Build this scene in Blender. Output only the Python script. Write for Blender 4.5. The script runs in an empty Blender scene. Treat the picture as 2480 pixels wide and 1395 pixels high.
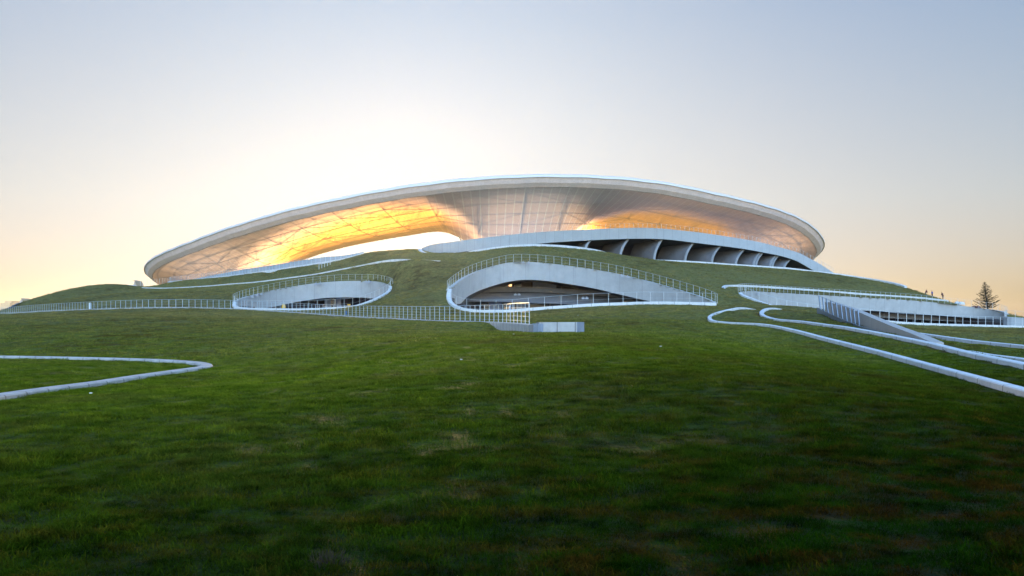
import bpy, bmesh, math, random
import numpy as np
from mathutils import Vector
random.seed(7); RNG = np.random.default_rng(7)
S = bpy.context.scene; COL = S.collection
F, H, CU = 1900.0, 775.0, 1240.0          # focal length in photo pixels, horizon row, centre column
def P(u, v, Y): return ((u-CU)/F*Y, Y, (H-v)/F*Y)
def pts(rows): return np.array([P(*r) for r in rows])

# ------------------------------------------------------------------ curve tools
def spline(p, n=200, closed=False):
    """centripetal-ish smooth curve through p, resampled to n points even in arc length"""
    p = np.asarray(p, float)
    d = np.r_[0, np.cumsum(np.sqrt(np.linalg.norm(np.diff(p, axis=0), axis=1))+1e-6)]
    m = np.zeros_like(p)
    for i in range(len(p)):
        a, b = max(i-1, 0), min(i+1, len(p)-1)
        if 0 < i < len(p)-1:
            h0, h1 = d[i]-d[i-1], d[i+1]-d[i]
            m[i] = ((p[i]-p[i-1])/h0*h1 + (p[i+1]-p[i])/h1*h0)/(h0+h1)
        else: m[i] = (p[b]-p[a])/(d[b]-d[a])
    t = np.linspace(0, d[-1], max(n*6, 600)); k = np.clip(np.searchsorted(d, t, side='right')-1, 0, len(p)-2)
    h = (d[k+1]-d[k])[:, None]; s = ((t-d[k])/(d[k+1]-d[k]))[:, None]
    q = (2*s**3-3*s**2+1)*p[k] + (s**3-2*s**2+s)*h*m[k] + (-2*s**3+3*s**2)*p[k+1] + (s**3-s**2)*h*m[k+1]
    return resample(q, n)
def resample(q, n):
    L = np.r_[0, np.cumsum(np.linalg.norm(np.diff(q, axis=0), axis=1))]
    t = np.linspace(0, L[-1], n)
    return np.stack([np.interp(t, L, q[:, i]) for i in range(q.shape[1])], 1)
def length(q): return np.linalg.norm(np.diff(q, axis=0), axis=1).sum()
def tangent2(q):
    t = np.gradient(q[:, :2], axis=0); return t/np.maximum(np.linalg.norm(t, axis=1, keepdims=True), 1e-9)

# ------------------------------------------------------------------ object tools
def tag(o, label=None, cat=None, group=None, kind=None):
    if label: o['label'] = label
    if cat: o['category'] = cat
    if group: o['group'] = group
    if kind: o['kind'] = kind
    return o
def empty(name, loc, label, cat, group=None):
    o = bpy.data.objects.new(name, None); COL.objects.link(o); o.location = loc; o.empty_display_size = .3
    return tag(o, label, cat, group)
class MB:
    def __init__(s): s.v = []; s.f = []; s.n = 0; s.al = None
    def add(s, v, f):
        v = np.asarray(v, float).reshape(-1, 3); s.v.append(v)
        s.f += [tuple(int(i)+s.n for i in q) for q in f]; s.n += len(v); return s
    def box(s, c, d, rz=0):
        x, y, z = d[0]/2, d[1]/2, d[2]/2
        v = np.array([(a*x, b*y, e*z) for e in (-1, 1) for b in (-1, 1) for a in (-1, 1)])
        cs, sn = math.cos(rz), math.sin(rz)
        v = np.stack([v[:, 0]*cs-v[:, 1]*sn, v[:, 0]*sn+v[:, 1]*cs, v[:, 2]], 1)+np.array(c)
        return s.add(v, [(0, 2, 3, 1), (4, 5, 7, 6), (0, 1, 5, 4), (2, 6, 7, 3), (0, 4, 6, 2), (1, 3, 7, 5)])
    def tube(s, path, r, n=6):
        path = np.asarray(path, float); r = np.broadcast_to(np.asarray(r, float), (len(path),))
        t = np.gradient(path, axis=0); t /= np.maximum(np.linalg.norm(t, axis=1, keepdims=True), 1e-9)
        up = np.array([0, 0, 1.]) if abs(t[0][2]) < .9 else np.array([1., 0, 0])
        a = np.cross(t, up); a /= np.maximum(np.linalg.norm(a, axis=1, keepdims=True), 1e-9); b = np.cross(t, a)
        an = np.arange(n)*2*math.pi/n
        v = path[:, None, :]+r[:, None, None]*(a[:, None, :]*np.cos(an)[None, :, None]+b[:, None, :]*np.sin(an)[None, :, None])
        f = [(i*n+j, i*n+(j+1) % n, (i+1)*n+(j+1) % n, (i+1)*n+j) for i in range(len(path)-1) for j in range(n)]
        f += [tuple(range(n))[::-1], tuple((len(path)-1)*n+j for j in range(n))]
        return s.add(v.reshape(-1, 3), f)
    def sections(s, secs, closed=True, caps=True):
        """secs: (M, K, 3) rows of section points joined along M"""
        secs = np.asarray(secs, float); M, K = secs.shape[:2]
        if s.n == 0: cl = secs.mean(1); s.al = np.repeat(np.r_[0, np.cumsum(np.linalg.norm(np.diff(cl, axis=0), axis=1))]+1, K)
        f = []
        for i in range(M-1):
            for j in range(K if closed else K-1):
                j2 = (j+1) % K; f.append((i*K+j, i*K+j2, (i+1)*K+j2, (i+1)*K+j))
        if closed and caps: f += [tuple(range(K))[::-1], tuple((M-1)*K+j for j in range(K))]
        return s.add(secs.reshape(-1, 3), f)
    def build(s, name, mat, parent=None, smooth=False, loc=None):
        v = np.concatenate(s.v) if s.v else np.zeros((0, 3))
        if loc is None: loc = np.array(parent_base(parent)) if parent else np.array([v[:, 0].mean(), v[:, 1].mean(), v[:, 2].min()])
        me = bpy.data.meshes.new(name); me.from_pydata((v-np.array(loc)).tolist(), [], s.f); me.update()
        bm = bmesh.new(); bm.from_mesh(me); bmesh.ops.recalc_face_normals(bm, faces=bm.faces); bm.to_mesh(me); bm.free()
        if mat: me.materials.append(mat)
        if s.al is not None and len(s.al) == len(v): me.attributes.new('along', 'FLOAT', 'POINT').data.foreach_set('value', s.al.astype(np.float32))
        if smooth: me.polygons.foreach_set('use_smooth', [True]*len(me.polygons))
        o = bpy.data.objects.new(name, me); COL.objects.link(o)
        if parent: o.parent = parent
        else: o.location = loc
        return o
def parent_base(p):
    while p.parent: p = p.parent
    return tuple(p.location)
def strip_solid(top, bot, th, off=None):
    """wall-like solid between two polylines, thickness th pushed away along off (2-D unit vectors)"""
    n = len(top)
    if off is None: off = np.tile([[0, 1.]], (n, 1))
    o3 = np.c_[off, np.zeros(n)]*th
    return MB().sections(np.stack([top, bot, bot+o3, top+o3], 1))
def kerb(path, w=.4, up=0.0, down=.6, ch=.03):
    """rectangular kerb swept along path (path = top centre line)"""
    t = tangent2(path); nrm = np.c_[-t[:, 1], t[:, 0], np.zeros(len(path))]
    sec = [(-w/2, -down), (-w/2, up-ch), (-w/2+ch, up), (w/2-ch, up), (w/2, up-ch), (w/2, -down)]
    return MB().sections(np.stack([path+nrm*a+np.array([0, 0, b]) for a, b in sec], 1))

# ------------------------------------------------------------------ materials
def mat(name): 
    m = bpy.data.materials.new(name); m.use_nodes = True; nt = m.node_tree; nt.nodes.clear()
    return m, nt, nt.nodes, nt.links
def nd(nt, t, **k):
    n = nt.nodes.new(t)
    for a, b in k.items():
        if a == 'inp':
            for i, val in b.items(): n.inputs[i].default_value = val
        else: setattr(n, a, b)
    return n
def mixc(nt, fac, a, b, mode='MIX'):
    n = nt.nodes.new('ShaderNodeMix'); n.data_type = 'RGBA'; n.blend_type = mode
    for s, v in ((n.inputs[0], fac), (n.inputs[6], a), (n.inputs[7], b)):
        if isinstance(v, (tuple, list)): s.default_value = (*v[:3], 1)
        elif isinstance(v, (int, float)): s.default_value = v
        else: nt.links.new(v, s)
    return n.outputs[2]
def ramp(nt, src, stops):
    r = nt.nodes.new('ShaderNodeValToRGB'); nt.links.new(src, r.inputs[0]); e = r.color_ramp.elements
    while len(e) < len(stops): e.new(.5)
    for el, (p, c) in zip(e, stops): el.position = p; el.color = (*c, 1) if len(c) == 3 else c
    return r.outputs[0]
def noise(nt, scale, detail=4, rough=.55, vec=None, scl=None):
    n = nd(nt, 'ShaderNodeTexNoise', inp={'Scale': scale, 'Detail': detail, 'Roughness': rough})
    if vec is None: vec = nd(nt, 'ShaderNodeNewGeometry').outputs['Position']
    if scl:
        mp = nd(nt, 'ShaderNodeMapping'); mp.inputs['Scale'].default_value = scl; nt.links.new(vec, mp.inputs[0]); vec = mp.outputs[0]
    nt.links.new(vec, n.inputs['Vector']); return n.outputs['Fac']
def principled(nt, color, rough=.8, metal=0, spec=.3, normal=None):
    b = nd(nt, 'ShaderNodeBsdfPrincipled', inp={'Roughness': rough, 'Metallic': metal, 'Specular IOR Level': spec})
    if isinstance(color, tuple): b.inputs['Base Color'].default_value = (*color, 1)
    else: nt.links.new(color, b.inputs['Base Color'])
    if normal is not None: nt.links.new(normal, b.inputs['Normal'])
    return b
def out(nt, sh): 
    o = nd(nt, 'ShaderNodeOutputMaterial'); nt.links.new(sh, o.inputs[0])
def bump(nt, h, strength=.3, dist=.05):
    b = nd(nt, 'ShaderNodeBump', inp={'Strength': strength, 'Distance': dist}); nt.links.new(h, b.inputs['Height']); return b.outputs[0]
def concrete(name, col, dark=.75, stain=.35, scale=1.0, joint=0.0, gap=.02):
    m, nt, N, L = mat(name)
    a = noise(nt, .9*scale, 6, .6); b = noise(nt, 9*scale, 3); st = noise(nt, 1.3*scale, 5, .6, scl=(1, 1, .12))
    c = mixc(nt, ramp(nt, a, [(.3, (0, 0, 0)), (.72, (1, 1, 1))]), tuple(x*dark for x in col), col)
    c = mixc(nt, ramp(nt, st, [(.55, (0, 0, 0)), (.8, (stain,)*3)]), c, tuple(x*.42 for x in col))
    c = mixc(nt, ramp(nt, b, [(.35, (.25,)*3), (.6, (0, 0, 0))]), c, tuple(x*.7 for x in col))
    if joint:
        at = nd(nt, 'ShaderNodeAttribute', attribute_name='along'); q = nd(nt, 'ShaderNodeMath', operation='MULTIPLY', inp={1: 1/joint}); L.new(at.outputs['Fac'], q.inputs[0])
        fr = nd(nt, 'ShaderNodeMath', operation='FRACT'); L.new(q.outputs[0], fr.inputs[0]); lt_ = nd(nt, 'ShaderNodeMath', operation='LESS_THAN', inp={1: gap/joint}); L.new(fr.outputs[0], lt_.inputs[0])
        fl = nd(nt, 'ShaderNodeMath', operation='FLOOR'); L.new(q.outputs[0], fl.inputs[0]); wn = nd(nt, 'ShaderNodeTexWhiteNoise', noise_dimensions='1D'); L.new(fl.outputs[0], wn.inputs['W'])
        wq = nd(nt, 'ShaderNodeMath', operation='MULTIPLY', inp={1: .5}); L.new(wn.outputs[0], wq.inputs[0])
        c = mixc(nt, wq.outputs[0], c, tuple(x*.78 for x in col)); c = mixc(nt, lt_.outputs[0], c, tuple(x*.3 for x in col))
    nr = bump(nt, noise(nt, 14*scale, 4), .25, .02)
    out(nt, principled(nt, c, .85, 0, .25, nr).outputs[0]); return m
M_CONC = concrete('smooth_concrete', (.46, .455, .445), .78, .6, 1.0, 3.6, .02)
M_BAND = concrete('podium_concrete', (.43, .45, .47), .84, .4, .6, 2.4, .03)
M_WHITE = concrete('white_kerb_concrete', (.70, .70, .70), .78, .6, 1.6, 2.2, .05)
M_KERB = concrete('weathered_kerb', (.50, .49, .48), .55, .9, 2.2, 1.0, .05)
M_DARKC = concrete('shaded_concrete', (.10, .098, .10), .75, .2, .6)  # interior concrete, recess shade darkened into its base colour
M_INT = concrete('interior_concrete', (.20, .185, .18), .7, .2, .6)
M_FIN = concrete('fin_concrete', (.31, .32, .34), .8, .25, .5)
M_FINW = concrete('shaded_fin_wall', (.22, .21, .22), .7, .2, .5)  # darker copy of the fin concrete, bay shade put into the colour
def simple(name, col, rough=.6, metal=0, spec=.4, var=.15):
    m, nt, N, L = mat(name)
    c = mixc(nt, noise(nt, 6, 3), tuple(x*(1-var) for x in col), tuple(min(1, x*(1+var)) for x in col))
    out(nt, principled(nt, c, rough, metal, spec).outputs[0]); return m
M_METAL = simple('galvanised_metal', (.48, .55, .62), .45, .35)
M_METAL2 = simple('painted_rail_metal', (.55, .58, .60), .45, .3)
M_DMETAL = simple('dark_grey_metal', (.20, .24, .30), .4, .5)
M_LAMP = simple('floodlight_metal', (.30, .31, .34), .5, .2)
M_GLASS = simple('dark_glazing', (.022, .03, .055), .12, 0, .8)
M_BGLASS = simple('blue_grey_panel', (.22, .30, .55), .25, 0, .6)
M_PALE = simple('pale_curtain', (.35, .40, .5), .8)
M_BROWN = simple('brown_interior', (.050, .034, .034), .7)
M_YEL = simple('yellow_plastic', (.75, .42, .03), .6)
M_RED = simple('dark_red_cloth', (.10, .018, .03), .8)
M_BLUE = simple('blue_cloth', (.02, .07, .42), .8)
M_MAROON = simple('plum_cloth', (.10, .04, .06), .8)
M_NAVY = simple('navy_cloth', (.012, .014, .03), .8)
M_TEAL = simple('grey_green_cloth', (.05, .08, .08), .8)
M_SKIN = simple('skin', (.35, .19, .13), .6)
M_HAIR = simple('black_hair', (.01, .009, .008), .7)
M_SOIL = simple('red_soil', (.10, .03, .018), .95)
M_FAR = simple('far_building', (.40, .31, .20), .9)
M_BARK = simple('bark', (.06, .045, .035), .9)
M_STEEL = simple('white_steel', (.55, .5, .45), .5, 0, .4)
M_PAPER = simple('white_scrap', (.7, .7, .68), .8)
def lit(name, col, st):
    m, nt, N, L = mat(name); e = nd(nt, 'ShaderNodeEmission', inp={'Color': (*col, 1), 'Strength': st}); out(nt, e.outputs[0]); return m
M_LIT = lit('lit_window_glow', (1, .55, .22), 1.3)
def leafy(name, c1, c2):
    m, nt, N, L = mat(name)
    c = mixc(nt, noise(nt, 3, 2), c1, c2)
    d = nd(nt, 'ShaderNodeBsdfDiffuse'); t = nd(nt, 'ShaderNodeBsdfTranslucent'); L.new(c, d.inputs[0]); L.new(c, t.inputs[0])
    mx = nd(nt, 'ShaderNodeMixShader', inp={0: .25}); L.new(d.outputs[0], mx.inputs[1]); L.new(t.outputs[0], mx.inputs[2]); out(nt, mx.outputs[0]); return m
M_NEEDLE = leafy('conifer_needles', (.018, .028, .014), (.045, .055, .03))
M_DRYTUFT = leafy('dry_stalks', (.030, .022, .018), (.075, .058, .045))
# grass: colour follows soil and growth patches plus painted foreground shade in world space; the same network on the ground and on the blades
GREEN_GAIN = 1.0
def grass_color(nt):
    g = nd(nt, 'ShaderNodeNewGeometry').outputs['Position']
    sep = nd(nt, 'ShaderNodeSeparateXYZ'); nt.links.new(g, sep.inputs[0])
    big = noise(nt, .055, 4, .6, g); mid = noise(nt, .45, 5, .65, g, (1, 1.6, 1)); fine = noise(nt, 2.3, 6, .75, g, (1, 1.7, 1)); med = noise(nt, 1.9, 6, .72, g, (.8, 1.4, 1))
    lush = mixc(nt, ramp(nt, fine, [(.35, (0, 0, 0)), (.66, (1, 1, 1))]), (.022, .055, .002), (.165, .225, .016))
    dry = mixc(nt, ramp(nt, fine, [(.35, (0, 0, 0)), (.66, (1, 1, 1))]), (.080, .078, .028), (.325, .290, .100))
    brown = mixc(nt, ramp(nt, fine, [(.3, (0, 0, 0)), (.7, (1, 1, 1))]), (.035, .024, .004), (.075, .052, .010))
    # upper slopes are thinner, drier turf than the watered lawn at the foot of the hill
    mr = nd(nt, 'ShaderNodeMapRange', inp={1: 22.0, 2: 78.0, 3: 0.0, 4: 1.0}); mr.clamp = True; nt.links.new(sep.outputs[1], mr.inputs[0])
    md = nd(nt, 'ShaderNodeMath', operation='MULTIPLY_ADD', inp={1: 1.1, 2: -.55}); nt.links.new(mid, md.inputs[0])
    ad = nd(nt, 'ShaderNodeMath', operation='ADD'); ad.use_clamp = True; nt.links.new(md.outputs[0], ad.inputs[0]); nt.links.new(mr.outputs[0], ad.inputs[1])
    c = mixc(nt, ad.outputs[0], lush, dry)
    pb = nd(nt, 'ShaderNodeMath', operation='MULTIPLY', ); nt.links.new(ramp(nt, big, [(.42, (0, 0, 0)), (.62, (1, 1, 1))]), pb.inputs[0]); nt.links.new(ramp(nt, mid, [(.42, (0, 0, 0)), (.66, (.9,)*3)]), pb.inputs[1])
    c = mixc(nt, pb.outputs[0], c, brown)
    # foreground shade painted into the grass colour, nearest and rightward, plus brown patches
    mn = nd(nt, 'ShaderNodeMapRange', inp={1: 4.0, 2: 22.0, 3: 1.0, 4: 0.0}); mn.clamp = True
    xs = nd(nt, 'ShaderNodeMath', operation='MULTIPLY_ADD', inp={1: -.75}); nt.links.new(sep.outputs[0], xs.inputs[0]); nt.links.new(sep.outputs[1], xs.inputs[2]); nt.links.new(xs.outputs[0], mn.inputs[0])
    near_shade = mixc(nt, ramp(nt, med, [(.47, (0, 0, 0)), (.60, (1, 1, 1))]), mixc(nt, ramp(nt, fine, [(.35, (0, 0, 0)), (.68, (1, 1, 1))]), (.0006, .005, .0003), (.014, .046, .0015)), mixc(nt, ramp(nt, fine, [(.35, (0, 0, 0)), (.65, (1, 1, 1))]), (.003, .0026, .0004), (.060, .032, .005)))
    c = mixc(nt, mn.outputs[0], c, near_shade)
    return c, mid, fine
def grass_mats():
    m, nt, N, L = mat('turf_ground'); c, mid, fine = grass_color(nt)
    at = nd(nt, 'ShaderNodeAttribute', attribute_name='soil')
    soil = mixc(nt, noise(nt, 5, 4), (.05, .018, .012), (.13, .045, .03))
    c = mixc(nt, at.outputs['Fac'], c, soil)
    c = mixc(nt, ramp(nt, noise(nt, 22, 3, .7), [(.35, (.55,)*3), (.6, (0, 0, 0))]), c, (.012, .016, .006))
    tuft = noise(nt, 1.6, 6, .75, None, (1, 1.5, 1))
    nr = bump(nt, tuft, 1.0, .35)
    out(nt, principled(nt, c, .95, 0, .1, nr).outputs[0])
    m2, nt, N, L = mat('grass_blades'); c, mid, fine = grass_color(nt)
    at = nd(nt, 'ShaderNodeAttribute', attribute_name='tint', attribute_type='INSTANCER')
    c = mixc(nt, at.outputs['Fac'], c, mixc(nt, 1.0, c, (1.9, 1.6, 1.3), 'MULTIPLY'))
    d = nd(nt, 'ShaderNodeBsdfDiffuse'); t = nd(nt, 'ShaderNodeBsdfTranslucent'); L.new(c, d.inputs[0]); L.new(c, t.inputs[0])
    mx = nd(nt, 'ShaderNodeMixShader', inp={0: .35}); L.new(d.outputs[0], mx.inputs[1]); L.new(t.outputs[0], mx.inputs[2]); out(nt, mx.outputs[0])
    return m, m2
M_TURF, M_BLADE = grass_mats()

# membrane: perforated translucent fabric with lighter radial seams (UV.x = bearing in degrees, UV.y = 0 rim .. 1 foot)
def membrane(name, base, trans, tfac, seams=True, fwd=.0):
    m, nt, N, L = mat(name)
    uv = nd(nt, 'ShaderNodeUVMap', uv_map='UVMap').outputs[0]; sx = nd(nt, 'ShaderNodeSeparateXYZ'); L.new(uv, sx.inputs[0])
    mot = noise(nt, .55, 6, .7); fine = noise(nt, 3.0, 3, .7)
    c = mixc(nt, ramp(nt, mot, [(.36, (0, 0, 0)), (.64, (1, 1, 1))]), tuple(x*.84 for x in base), base)
    c = mixc(nt, ramp(nt, fine, [(.4, (.35,)*3), (.6, (0,)*3)]), c, tuple(x*.72 for x in base))
    tc = mixc(nt, ramp(nt, mot, [(.36, (0, 0, 0)), (.64, (1, 1, 1))]), tuple(x*.9 for x in trans), trans)
    if seams:
        # alternate panel tone
        pa = nd(nt, 'ShaderNodeMath', operation='MULTIPLY', inp={1: 1/1.05}); L.new(sx.outputs[0], pa.inputs[0])
        fr = nd(nt, 'ShaderNodeMath', operation='FRACT'); L.new(pa.outputs[0], fr.inputs[0])
        fl = nd(nt, 'ShaderNodeMath', operation='FLOOR'); L.new(pa.outputs[0], fl.inputs[0])
        wn = nd(nt, 'ShaderNodeTexWhiteNoise', noise_dimensions='1D'); L.new(fl.outputs[0], wn.inputs['W'])
        c = mixc(nt, wn.outputs[0], c, tuple(x*.88 for x in base))
        ed = nd(nt, 'ShaderNodeMath', operation='LESS_THAN', inp={1: .13}); L.new(fr.outputs[0], ed.inputs[0])
        e2 = nd(nt, 'ShaderNodeMath', operation='MULTIPLY'); L.new(ed.outputs[0], e2.inputs[0])
        L.new(ramp(nt, sx.outputs[1], [(.05, (.35,)*3), (.6, (1.0,)*3)]), e2.inputs[1])
        c = mixc(nt, e2.outputs[0], c, (1.0, .98, .97))
    d = nd(nt, 'ShaderNodeBsdfDiffuse'); t = nd(nt, 'ShaderNodeBsdfTranslucent')
    if seams: at0 = nd(nt, 'ShaderNodeAttribute', attribute_name='thin'); tc = mixc(nt, at0.outputs['Fac'], (.84, .72, .74), tc)
    L.new(c, d.inputs[0]); L.new(tc, t.inputs[0])
    if seams: 
        pass 
    # single-ply fabric lets more light through than the double-ply lining (vertex attribute 'thin')
    rf = nd(nt, 'ShaderNodeBsdfRefraction', inp={'Roughness': 1.0, 'IOR': 1.25}); L.new(tc, rf.inputs[0])
    tt = nd(nt, 'ShaderNodeMixShader', inp={0: fwd}); L.new(t.outputs[0], tt.inputs[1]); L.new(rf.outputs[0], tt.inputs[2])
    mx = nd(nt, 'ShaderNodeMixShader', inp={0: tfac}); L.new(d.outputs[0], mx.inputs[1]); L.new(tt.outputs[0], mx.inputs[2])
    if seams:
        at = nd(nt, 'ShaderNodeAttribute', attribute_name='thin'); f = nd(nt, 'ShaderNodeMath', operation='MULTIPLY', inp={1: tfac}); L.new(at.outputs['Fac'], f.inputs[0]); L.new(f.outputs[0], mx.inputs[0])
    out(nt, mx.outputs[0]); return m
M_MEMB = membrane('translucent_roof_fabric', (.84, .74, .80), (1.0, .50, .13), .64, True, .38)
M_FASC = membrane('fascia_fabric', (.88, .82, .87), (.8, .65, .5), .06, False)
M_RIM = simple('white_rim_metal', (.72, .66, .63), .5, 0, .3, .05)

# ------------------------------------------------------------------ traced lines (photo column, photo row, metres away)
ridge = pts([(-160,760,178),(-60,759,166),(0,757.5,155),(41,756.5,148),(100,753,138),(160,750.5,130),(240,747.5,122),(350,744.5,117),(450,744,115),(560,746.5,111),(650,751.5,106),(750,758,97),(850,765,86),(950,770,75),(1050,775,65),(1135,777,57.5),(1211,780,50),(1262,783,43.5),(1290,786,40.2)])
loop = pts([(-120,980,13.6),(0,955,15.8),(120,938,18),(240,923,20.5),(340,908,23),(420,897,25),(480,889,26.6),(500,885,27.6),(495,880,28.7),(470,876,29.8),(400,871,31.2),(300,867.5,32.6),(200,865,33.8),(100,863,34.8),(0,861.5,35.8),(-150,860,37.5)])
C_lip = pts([(1090,700,98.5),(1087,708,97.5),(1087.6,723,95),(1099.5,737,93),(1121,745.4,91.5),(1153,749.7,90.5),(1179,750.3,90),(1235,749.7,89.5),(1286.6,745.4,89),(1372.6,739,88.5),(1436,735,89),(1500,732.5,90),(1565,730.5,91.5),(1650,731,93.5),(1732,733,95.5)])
C_top = pts([(1090,701,98.6),(1104,688.4,102),(1136,667,107),(1179,649.7,111),(1233,635.7,113.5),(1256.5,634,113.8),(1291,634.6,113.6),(1350,640,112.8),(1436,652,110.6),(1500.5,664,108.6),(1565,680,106),(1629.6,698,102.5),(1672.6,711,100),(1715.6,726,97),(1731,733.5,95.8)])
C_bot = pts([(1090,728,98.7),(1112,735.7,102),(1136,716,107),(1179,697,111),(1233,682,113.5),(1271.5,677.7,113.8),(1319,680,113.6),(1372.6,687,112),(1437,698,110.4),(1500.5,713,108.6),(1573.6,729.5,105.6),(1629,738,102.5),(1672,744,100),(1715,746,97),(1731,746,95.8)])
L_lip = pts([(570,731,117.5),(567,737,116),(576,742.5,114.5),(600,745,114),(630,746,113.3),(720,747,112.3),(800,744.5,112),(856,740,113),(901,726,116.5),(935,709,120.5),(944.5,700,123.5),(946,693,125.5)])
L_top = pts([(570.5,731,117.6),(585,723.5,121),(630,710.5,127),(698,696,132),(743,688.5,134),(811,681.5,135),(879,680,134.6),(910,681.5,133),(935,687,129.5),(946,692.5,125.6)])
L_bot = pts([(571,748,117.7),(600,748,121),(655,744,128),(732,728.5,132.5),(788,721.5,134.5),(822,720.3,135),(856,720,134.8),(903,722.5,133),(925,731,130),(944,736,125.7)])
R_lip = pts([(1793,708,113),(1796,712,112),(1820,721.5,110),(1855,734,108),(1903,747.5,106.5),(1960,757,106),(2030,764,105.5),(2095,769,105),(2163.5,777.6,105.5),(2255,783,107),(2350,785.5,109),(2439,788,111),(2560,792,114)])
R_top = pts([(1793,707.5,113.1),(1807,705,117),(1838,706,122),(1900,709.5,127),(1958,713,131),(2100,721,136),(2186,726,139),(2278,734,141),(2370,745.5,140),(2416,752.5,137),(2436,761,132)])
R_bot = pts([(1794,724,113.2),(1810,750,117),(1838,753,122),(1900,756,127),(1958,757,131),(2079,752,135.5),(2163.5,756,138.5),(2278,764.5,140.8),(2370,771.5,139.8),(2416,777,136.8),(2436,785.6,132)])
hook = pts([(1760,702,124),(1753,698.5,125.5),(1752,694.5,127.5),(1757,691,129),(1770,690,131),(1793,690,133),(1855,693,138),(1958,700,146),(2100,711,155),(2232,720,163),(2294,727,169)])
K1 = pts([(1827,749,78),(1796,744.3,74.5),(1777.5,746.3,72),(1750,752.5,69.5),(1726,760.5,66),(1718.5,769,62.5),(1729,776,60),(1760,779.5,58.5),(1846,784,54.5),(1915,796,49.5),(1992.6,815.6,43.5),(2117.6,846,34.5),(2232,876,27.6),(2347,906,22),(2480,941,17.6),(2700,1002,13.6),(3100,1110,9.5)])
K2 = pts([(1889,748,81),(1868,745.3,78),(1850,749.5,74),(1844.6,758,69.5),(1855,765.6,65.5),(1881,772,62),(1941,777,57.5),(2001,785,52.5),(2049,791,48.5),(2140.5,807,42),(2255,830,35.4),(2347,852,30.2),(2480,879,25),(2700,925,20),(3000,1010,15),(3400,1120,11)])
K3 = pts([(2130,793,67),(2175,799,63),(2255,810,56.5),(2370,825,50),(2480,836,45),(2700,862,37),(3050,915,26),(3500,990,18)])
K4 = pts([(2347,849,40),(2393,857,37.5),(2480,868,34),(2700,905,26),(3000,975,19),(3400,1060,14)])
hump = pts([(1123,614,150),(1157,606,152.5),(1200.5,599.5,155),(1265,593.5,158.5),(1329.6,593.5,162),(1394,598.5,167),(1448,607,173),(1488.7,619,179),(1561,628.5,187),(1658,632.5,192),(1800,642,199),(1914.7,650,205),(1972,657,208),(2020,662.5,209),(2072,669.5,208),(2154,683,201),(2200,695.5,194),(2246,711,186),(2294,726.5,174)])
tiplip = pts([(1018,601.5,170),(1016.8,604,168),(1024,609,165.5),(1040,614,163),(1060,619,160),(1084,624,156.5)])
trackkerb = pts([(346,696,190),(401,697,184),(502,692,174),(560,687,167),(623,682,161),(700,672,154),(766,663,149.5),(800,656.5,147),(879,641.6,142),(915,634,139),(958,628,136),(1010,628.5,132.5),(1064,631,129.5)])
L_para_bot = pts([(412,683,220),(440,680.5,211),(501.6,675,197),(540,670.5,190),(602,663,181),(653,656,174.5),(703,648.7,169.5),(766,639,164.5),(833,628,161),(862,620,160),(881,613.5,160.5)])
band_top = pts([(1018,602.5,170),(1034,595.5,173),(1050,591.6,175),(1089,586,179),(1166,576.6,185),(1222,570,188),(1287,563.7,191),(1373,558,194),(1500,552.5,197),(1577.5,552,199),(1642,557,200),(1722.6,567,202),(1800,579,205),(1846,587.7,207),(1880,597,209),(1903,602.6,210),(1937.6,613.5,212),(1960.5,625.5,213),(1983.5,638,214),(2018,660,214)])
band_bot = pts([(1018.5,607,170),(1036,613,173),(1067,617,177),(1089,614,179),(1166,604,185),(1222,598,188),(1287,592,191),(1351,586.5,194),(1500,579,197),(1601.6,579,199.3),(1690,588.7,201.5),(1800,602.6,205),(1857,613,207.5),(1897.5,621.5,209.6),(1926,630.7,211),(1949,642.7,212.5),(1972,655.5,213.6),(2018,668,214)])
skyl = pts([(-260,760,185),(-120,757,175),(0,754,172),(15,747.5,174),(39,737,178),(59,733,181),(103,720,188),(155,707.6,194),(201,697.5,198),(219,694,199),(284,690,199),(338,693.5,196)])

CUR = {k: spline(v, n) for k, v, n in (('ridge',ridge,420),('loop',loop,300),('C_lip',C_lip,300),('L_lip',L_lip,240),('R_lip',R_lip,320),('hook',hook,200),('K1',K1,420),('K2',K2,400),('K3',K3,160),('K4',K4,120),('hump',hump,400),('tiplip',tiplip,60),('track',trackkerb,240),('Lpb',L_para_bot,160),('bt',band_top,260),('skyl',skyl,160))}
def edge_pair(a, b, n):
    """match two polylines column for column"""
    sa = spline(a, 800); sb = spline(b, 800); ua = sa[:, 0]/sa[:, 1]; ub = sb[:, 0]/sb[:, 1]
    r = resample(sa, n); t = r[:, 0]/r[:, 1]
    ub2 = np.maximum.accumulate(ub); q = np.stack([np.interp(t, ub2, sb[:, i]) for i in range(3)], 1)
    q[:, :2] = r[:, :2]*1.0; return r, q
# ------------------------------------------------------------------ terrain: thin-plate sheet through the traced ground lines
ctrl = []
def add_line(c, dz, n): 
    for q in resample(c, n): ctrl.append((q[0], q[1], q[2]+dz))
def add_off(c, dist, dz, n):
    t = tangent2(c); i = np.linspace(0, len(c)-1, n).astype(int)
    for k in i: ctrl.append((c[k, 0]-t[k, 1]*dist, c[k, 1]+t[k, 0]*dist, c[k, 2]+dz))
add_line(CUR['ridge'][:395], -.12, 40)
for u, v, Y in ((1200,797,50),(1250,802,44),(1290,806,40),(1350,806.5,40),(1410,804.5,40.5)): ctrl.append(P(u, v, Y))
add_line(CUR['loop'], -.10, 22)
add_line(CUR['C_lip'][:], -.30, 34); add_line(spline(C_top, 300), -.04, 26)
add_line(CUR['L_lip'], -.34, 26); add_line(spline(L_top, 200), -.04, 20)
add_line(CUR['R_lip'], -.28, 30); add_line(spline(R_top, 200), -.04, 22)
add_line(CUR['hook'], -.28, 16)
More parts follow.
